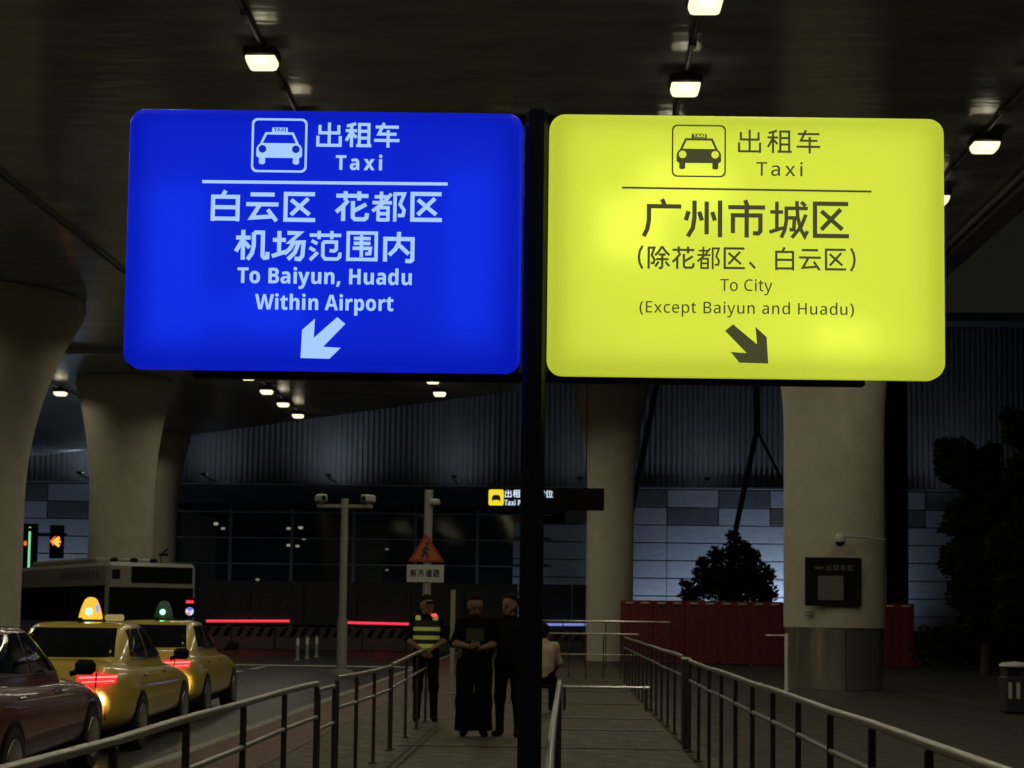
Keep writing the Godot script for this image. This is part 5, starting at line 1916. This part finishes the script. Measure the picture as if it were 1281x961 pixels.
# ------------------------------------------------------------------ people
# bones: [a, b, ra, rb, colour index]; surface nets over a smooth union
func nets(mb: MB, bones: Array, cell: float, k: float, colours: Array) -> void:
	var lo := Vector3(1e9, 1e9, 1e9)
	var hi := -lo
	for b in bones:
		for e in [[b[0], b[2]], [b[1], b[3]]]:
			var rr: Vector3 = Vector3.ONE * (e[1] + k + cell * 2)
			lo = lo.min(e[0] - rr)
			hi = hi.max(e[0] + rr)
	var nx := int((hi.x - lo.x) / cell) + 2
	var ny := int((hi.y - lo.y) / cell) + 2
	var nz := int((hi.z - lo.z) / cell) + 2
	var f := PackedFloat32Array()
	f.resize(nx * ny * nz)
	f.fill(1.0)
	var own := PackedByteArray()
	own.resize(nx * ny * nz)
	var own_d := PackedFloat32Array()
	own_d.resize(nx * ny * nz)
	own_d.fill(9.0)
	for b in bones:
		var a: Vector3 = b[0]
		var ab: Vector3 = b[1] - a
		var l2: float = maxf(ab.length_squared(), 1e-9)
		var ra: float = b[2]
		var rb: float = b[3]
		var reach := Vector3.ONE * (maxf(ra, rb) + k + cell * 1.5)
		var i0 := Vector3i(((a.min(b[1]) - reach - lo) / cell).floor()).max(Vector3i.ZERO)
		var i1 := Vector3i(((a.max(b[1]) + reach - lo) / cell).ceil()).min(Vector3i(nx - 1, ny - 1, nz - 1))
		for z in range(i0.z, i1.z + 1):
			for y in range(i0.y, i1.y + 1):
				var row := (z * ny + y) * nx
				for x in range(i0.x, i1.x + 1):
					var p := lo + Vector3(x, y, z) * cell - a
					var t := clampf(p.dot(ab) / l2, 0.0, 1.0)
					var d := (p - ab * t).length() - lerpf(ra, rb, t)
					var id := row + x
					if d < own_d[id]:
						own_d[id] = d
						own[id] = b[4]
					var o := f[id]
					var h := maxf(k - absf(o - d), 0.0) / k
					f[id] = minf(o, d) - h * h * k * 0.25
	var vid := {}
	var first := mb.v.size()
	var step := [0, 1, nx, nx + 1, nx * ny, nx * ny + 1, nx * ny + nx, nx * ny + nx + 1]
	var acc := []
	for z in nz - 1:
		for y in ny - 1:
			for x in nx - 1:
				var id := (z * ny + y) * nx + x
				if absf(f[id]) > cell * 2.0:
					continue
				var inside := 0
				var sum := Vector3.ZERO
				var cnt := 0
				for c in 8:
					if f[id + step[c]] < 0.0:
						inside += 1
				if inside == 0 or inside == 8:
					continue
				for e in [[0, 1], [2, 3], [4, 5], [6, 7], [0, 2], [1, 3], [4, 6], [5, 7], [0, 4], [1, 5], [2, 6], [3, 7]]:
					var va := f[id + step[e[0]]]
					var vb := f[id + step[e[1]]]
					if (va < 0.0) != (vb < 0.0):
						var t := va / (va - vb)
						var pa := Vector3(e[0] & 1, (e[0] >> 1) & 1, e[0] >> 2)
						var pb := Vector3(e[1] & 1, (e[1] >> 1) & 1, e[1] >> 2)
						sum += pa.lerp(pb, t)
						cnt += 1
				var g := Vector3(f[id + 1] - f[id], f[id + nx] - f[id], f[id + nx * ny] - f[id]) + Vector3(f[id + step[7]] - f[id + step[6]], f[id + step[7]] - f[id + step[5]], f[id + step[7]] - f[id + step[3]])
				mb.col = colours[own[id]]
				vid[id] = mb.vert(lo + (Vector3(x, y, z) + sum / cnt) * cell, g.normalized())
	for id in vid:
		var x: int = id % nx
		var y: int = (id / nx) % ny
		var z: int = id / (nx * ny)
		for ax in 3:
			var s1: int = [1, nx, nx * ny][ax]
			var u: int = [nx, nx * ny, 1][ax]
			var w: int = [nx * ny, 1, nx][ax]
			if (f[id] < 0.0) == (f[id + s1] < 0.0):
				continue
			if not (vid.has(id - u) and vid.has(id - w) and vid.has(id - u - w)):
				continue
			mb.tri(vid[id], vid[id - u], vid[id - u - w])
			mb.tri(vid[id], vid[id - u - w], vid[id - w])

func hand_bones(wrist: Vector3, dir: Vector3, palm_n: Vector3, side: float, curl: float, ci: int) -> Array:
	# dir: towards the finger tips; palm_n: out of the palm; side: +1 thumb towards dir x palm_n
	var out := []
	dir = dir.normalized()
	var ac := dir.cross(palm_n).normalized()
	palm_n = ac.cross(dir).normalized()
	for j in 4:
		var o := (j - 1.5) * 0.019 * -side
		out.append([wrist + ac * o * 0.6, wrist + dir * 0.085 + ac * o, 0.014, 0.011, ci])
		var l: float = [0.072, 0.080, 0.075, 0.058][j]
		var a: Vector3 = wrist + dir * 0.088 + ac * o
		var d := dir
		for s in 3:
			d = d.rotated(ac, curl * (0.7 + 0.25 * s))
			var b: Vector3 = a + d * l * [0.45, 0.32, 0.23][s]
			out.append([a, b, 0.0095 - 0.001 * s, 0.0085 - 0.001 * s, ci])
			a = b
	var ta := wrist + dir * 0.025 + ac * 0.022 * side
	var tb := ta + (dir * 0.7 + ac * 0.8 * side + palm_n * 0.25).normalized() * 0.04
	out.append([ta, tb, 0.013, 0.011, ci])
	out.append([tb, tb + (dir + ac * 0.25 * side + palm_n * 0.2).normalized() * 0.045, 0.0105, 0.009, ci])
	return out

func head_mesh(mb: MB, c: Vector3, yaw: float, pitch: float, colours: Array, cap: bool) -> void:
	# c: centre of the head, faces +z before turning
	var B := Basis(Vector3.UP, yaw) * Basis(Vector3.RIGHT, pitch)
	var q := func(x: float, y: float, z: float) -> Vector3: return c + B * Vector3(x, y, z)
	var bones := [
		[q.call(0, 0.035, -0.015), q.call(0, 0.03, 0.015), 0.088, 0.084, 0],
		[q.call(-0.038, -0.02, 0.025), q.call(-0.018, -0.082, 0.052), 0.050, 0.034, 0],
		[q.call(0.038, -0.02, 0.025), q.call(0.018, -0.082, 0.052), 0.050, 0.034, 0],
		[q.call(0, 0.0, 0.09), q.call(0, -0.03, 0.105), 0.010, 0.015, 0],
		[q.call(-0.085, 0.01, -0.005), q.call(-0.085, -0.025, 0.0), 0.016, 0.011, 0],
		[q.call(0.085, 0.01, -0.005), q.call(0.085, -0.025, 0.0), 0.016, 0.011, 0],
		[q.call(-0.022, -0.062, 0.088), q.call(0.022, -0.062, 0.088), 0.008, 0.008, 3],
		[q.call(-0.034, 0.012, 0.090), q.call(-0.028, 0.012, 0.091), 0.006, 0.006, 2],
		[q.call(0.034, 0.012, 0.090), q.call(0.028, 0.012, 0.091), 0.006, 0.006, 2],
		[q.call(0, 0.062, -0.034), q.call(0, 0.085, -0.014), 0.091, 0.082, 1],
		[q.call(0, 0.0, -0.06), q.call(0, -0.03, -0.06), 0.060, 0.045, 1],
	]
	if cap:
		bones.append([q.call(-0.05, 0.065, 0.10), q.call(0.05, 0.065, 0.10), 0.014, 0.014, 1])
		bones.append([q.call(-0.035, 0.058, 0.14), q.call(0.035, 0.058, 0.14), 0.010, 0.010, 1])
	nets(mb, bones, 0.0075, 0.018, colours)

func person(label: String, at: Vector3, turn: float, joints: Dictionary, colours: Array, cap := false, group := "") -> Node3D:
	# colours: 0 skin 1 hair 2 eyes 3 lips 4 shirt 5 trousers 6 shoes 7 sleeve
	var t := thing("person", label, "person", at, turn, group)
	var mb := MB.new()
	mb.coloured = true
	var j := joints
	var bones := []
	bones.append([j.hip + Vector3(-0.06, 0.0, 0), j.hip + Vector3(0.06, 0.0, 0), 0.115, 0.115, 5])
	bones.append([j.hip + Vector3(0, 0.06, 0), j.waist, 0.135, 0.125, 4])
	bones.append([j.waist + Vector3(-0.04, 0, 0), j.chest + Vector3(-0.065, 0, 0), 0.115, 0.120, 4])
	bones.append([j.waist + Vector3(0.04, 0, 0), j.chest + Vector3(0.065, 0, 0), 0.115, 0.120, 4])
	bones.append([j.sl, j.sr, 0.068, 0.068, 4])
	bones.append([j.chest, j.neck, 0.09, 0.058, 4])
	bones.append([j.neck, j.head + Vector3(0, -0.06, -0.01), 0.056, 0.050, 0])
	for s in ["l", "r"]:
		bones.append([j["s" + s], j["e" + s], 0.062, 0.045, 7])
		var mid: Vector3 = (j["s" + s]).lerp(j["e" + s], 0.92)
		bones.append([j["e" + s], j["h" + s], 0.042, 0.027, 0 if j.get("short", true) else 7])
		bones.append([j["t" + s], j["k" + s], 0.098, 0.068, 5])
		bones.append([j["k" + s], j["a" + s], 0.066, 0.050, 5])
		var toe: Vector3 = j["toe" + s]
		bones.append([j["a" + s] + Vector3(0, -0.045, -0.0), toe, 0.044, 0.036, 6])
	nets(mb, bones, 0.014, 0.05, colours)
	head_mesh(mb, j.head, j.get("look", 0.0), j.get("nod", 0.0), colours, cap)
	for s in ["l", "r"]:
		var dir: Vector3 = j["h" + s] - j["e" + s]
		if j.has("hd" + s):
			dir = j["hd" + s]
		var pn: Vector3 = j.get("pn" + s, Vector3(0, 0, -1))
		nets(mb, hand_bones(j["h" + s], dir, pn, 1.0 if s == "l" else -1.0, j.get("curl", 0.35), 0), 0.0058, 0.007, colours)
	part("body", mb, M.people, t)
	return t

func build_people() -> void:
	var pm := mat("people", 1, 1, 1, 0.9)
	pm.metallic_specular = 0.2
	pm.vertex_color_use_as_albedo = true
	var skin := Color(0.20, 0.12, 0.08)
	var hair := Color(0.010, 0.009, 0.008)
	var eye := Color(0.02, 0.015, 0.012)
	var lip := Color(0.20, 0.08, 0.06)
	var stand := {
		"hip": Vector3(0, 0.93, 0), "waist": Vector3(0, 1.10, 0), "chest": Vector3(0, 1.30, 0.0), "neck": Vector3(0, 1.47, -0.01), "head": Vector3(0, 1.60, 0.01),
		"sl": Vector3(-0.165, 1.395, 0), "sr": Vector3(0.165, 1.395, 0), "el": Vector3(-0.235, 1.12, -0.02), "er": Vector3(0.235, 1.12, -0.02), "hl": Vector3(-0.225, 0.87, 0.06), "hr": Vector3(0.225, 0.87, 0.06),
		"tl": Vector3(-0.09, 0.88, 0), "tr": Vector3(0.09, 0.88, 0), "kl": Vector3(-0.11, 0.48, 0.02), "kr": Vector3(0.11, 0.48, 0.02), "al": Vector3(-0.12, 0.09, -0.02), "ar": Vector3(0.12, 0.09, -0.02),
		"toel": Vector3(-0.14, 0.037, 0.15), "toer": Vector3(0.14, 0.037, 0.15)}
	# guard in a reflective vest
	var j := stand.duplicate()
	j.el = Vector3(-0.26, 1.12, 0.02); j.er = Vector3(0.26, 1.12, 0.02)
	j.hl = Vector3(-0.05, 0.98, 0.20); j.hr = Vector3(0.06, 1.0, 0.21)
	j.hdl = Vector3(0.7, -0.5, 0.2); j.hdr = Vector3(-0.7, -0.55, 0.2)
	j.look = 0.35; j.nod = 0.1
	var p := at_depth(534, 760, 20.7)
	var navy := Color(0.006, 0.0065, 0.009)
	var gp := person("guard in a dark cap and black vest with yellow bands", Vector3(p.x, 0, p.z), 0.12, j, [skin, hair, eye, lip, navy, navy, Color(0.008, 0.008, 0.008), navy], true)
	# vest bands hug the torso
	mat("vest_band", 0.82, 0.93, 0.20, 0.5)
	mat("vest_black", 0.012, 0.012, 0.014, 0.8)
	var torso := func(y: float) -> Vector2:      # half width, half depth of the vest at height y
		var u := clampf((y - 1.05) / 0.35, 0.0, 1.0)
		return Vector2(lerpf(0.185, 0.205, u), lerpf(0.155, 0.150, u))
	var band := func(y0: float, y1: float, off: float) -> MB:
		var mb := MB.new()
		var rows := []
		for y in [y0, (y0 + y1) / 2, y1]:
			var row := []
			var h: Vector2 = torso.call(y)
			for k in 36:
				var a := TAU * k / 36
				row.append(Vector3(signf(cos(a)) * pow(absf(cos(a)), 0.75) * (h.x + off), y, sin(a) * (h.y + off)))
			rows.append(row)
		mb.grid(rows, Vector3(0, (y0 + y1) / 2, 0), true)
		return mb
	var vest := MB.new()
	var vr := []
	for y in [0.98, 1.06, 1.15, 1.25, 1.34, 1.40]:
		var h: Vector2 = torso.call(y)
		if y > 1.38:
			h *= 0.93
		var row := []
		for k in 36:
			var a := TAU * k / 36
			row.append(Vector3(signf(cos(a)) * pow(absf(cos(a)), 0.75) * h.x, y, sin(a) * h.y))
		vr.append(row)
	vest.grid(vr, Vector3(0, 1.2, 0), true)
	var vp := part("vest", vest, M.vest_black, gp)
	for yy in [1.255, 1.135, 1.02]:
		part("reflective_band", band.call(yy, yy + 0.055, 0.005), M.vest_band, vp)
	for s in [-1.0, 1.0]:
		var mb := MB.new()
		mb.box(Vector3(s * 0.12, 1.425, 0.065), Vector3(0.075, 0.085, 0.05), 0.012, Basis(Vector3.RIGHT, -0.5))
		part("shoulder_patch", mb, M.vest_band, vp)
	glow("shoulder_red", 1.0, 0.10, 0.08, 1.0)
	var sl := MB.new()
	sl.box(Vector3(0.10, 1.475, 0.075), Vector3(0.085, 0.045, 0.05), 0.015)
	part("shoulder_lamp", sl, M.shoulder_red, gp)
	# two people standing together
	j = stand.duplicate()
	j.el = Vector3(-0.26, 1.13, 0.0); j.er = Vector3(0.24, 1.12, 0.03)
	j.hl = Vector3(-0.06, 1.10, 0.24); j.hr = Vector3(0.06, 1.08, 0.25)
	j.hdl = Vector3(0.4, 0.1, 0.6); j.hdr = Vector3(-0.4, 0.1, 0.6)
	j.look = 0.2; j.nod = 0.35
	p = on_level(592, 921, 0)
	var black := Color(0.0045, 0.0045, 0.006)
	var p1 := person("person in dark top and wide black trousers beside the sign pole", Vector3(p.x, 0, p.z), 0.1, j, [skin, hair, eye, lip, black, black, black, black])
	# wide trousers: a skirt-like pair of loose legs
	mat("cloth_black", 0.0045, 0.0045, 0.006, 0.9)
	M.cloth_black.metallic_specular = 0.1
	var tr := MB.new()
	for s in [-1.0, 1.0]:
		tr.lathe([Vector2(0.118, 0.07), Vector2(0.122, 0.10), Vector2(0.112, 0.30), Vector2(0.122, 0.42), Vector2(0.108, 0.55), Vector2(0.118, 0.80), Vector2(0.10, 0.95)], 20, Vector3(s * 0.112, 0, 0.01), Basis(), Vector2(1.0, 0.95))
	part("loose_trousers", tr, M.cloth_black, p1)
	mat("shirt_print", 0.035, 0.03, 0.018, 0.8)
	var pr := MB.new()
	var rows := []
	for y in [1.17, 1.22, 1.28, 1.32]:
		var row := []
		for k in 9:
			var a := lerpf(1.0, 2.14, k / 8.0)
			row.append(Vector3(cos(a) * 0.205, y, sin(a) * 0.142 + 0.002))
		rows.append(row)
	pr.grid(rows, Vector3(0, 1.2, -0.3))
	part("shirt_print", pr, M.shirt_print, p1)
	var ph := MB.new()
	ph.box(Vector3(0.0, 1.13, 0.315), Vector3(0.075, 0.15, 0.010), 0.003, Basis(Vector3.RIGHT, -0.7))
	var phone := thing("mobile_phone", "dark phone held by the person in wide trousers", "phone", p1.position, p1.rotation.y)
	part("phone_case", ph, M.black_plastic, phone)
	j = stand.duplicate()
	j.hl = Vector3(-0.26, 0.86, 0.03)
	j.short = false
	j.look = -0.5
	p = on_level(636, 921, 0)
	person("person in black half hidden by the sign pole", Vector3(p.x, 0, p.z), -0.25, j, [skin, hair, eye, lip, black, black, black, black])
	# seated person seen from behind
	j = {
		"hip": Vector3(0, 0.56, 0), "waist": Vector3(0, 0.72, -0.02), "chest": Vector3(0, 0.93, 0.0), "neck": Vector3(0, 1.09, 0.03), "head": Vector3(0, 1.21, 0.06),
		"sl": Vector3(-0.165, 1.02, 0.02), "sr": Vector3(0.165, 1.02, 0.02), "el": Vector3(-0.24, 0.78, 0.10), "er": Vector3(0.235, 0.76, 0.06), "hl": Vector3(-0.16, 0.62, 0.30), "hr": Vector3(0.19, 0.60, 0.27),
		"tl": Vector3(-0.09, 0.54, 0.03), "tr": Vector3(0.09, 0.54, 0.03), "kl": Vector3(-0.13, 0.52, 0.42), "kr": Vector3(0.13, 0.52, 0.42), "al": Vector3(-0.13, 0.10, 0.38), "ar": Vector3(0.13, 0.10, 0.38),
		"toel": Vector3(-0.14, 0.037, 0.54), "toer": Vector3(0.14, 0.037, 0.54), "nod": 0.3}
	p = at_depth(690, 820, 22.6)
	var shirt := Color(0.42, 0.33, 0.24)
	person("seated person in a pale shirt seen from behind", Vector3(p.x - 0.12, 0, p.z), PI, j, [skin, hair, eye, lip, shirt, black, black, shirt])
	var st := thing("low_stool", "small dark stool under the seated person", "stool", Vector3(p.x - 0.12, 0, p.z))
	var mb := MB.new()
	mb.box(Vector3(0, 0.415, 0), Vector3(0.34, 0.05, 0.30), 0.012)
	part("seat", mb, M.black_plastic, st)
	for s in [-1, 1]:
		for s2 in [-1, 1]:
			mb = MB.new()
			mb.tube([Vector3(0.15 * s, 0, 0.13 * s2), Vector3(0.13 * s, 0.395, 0.11 * s2)], 0.016, 8)
			part("leg", mb, M.black_plastic, st)
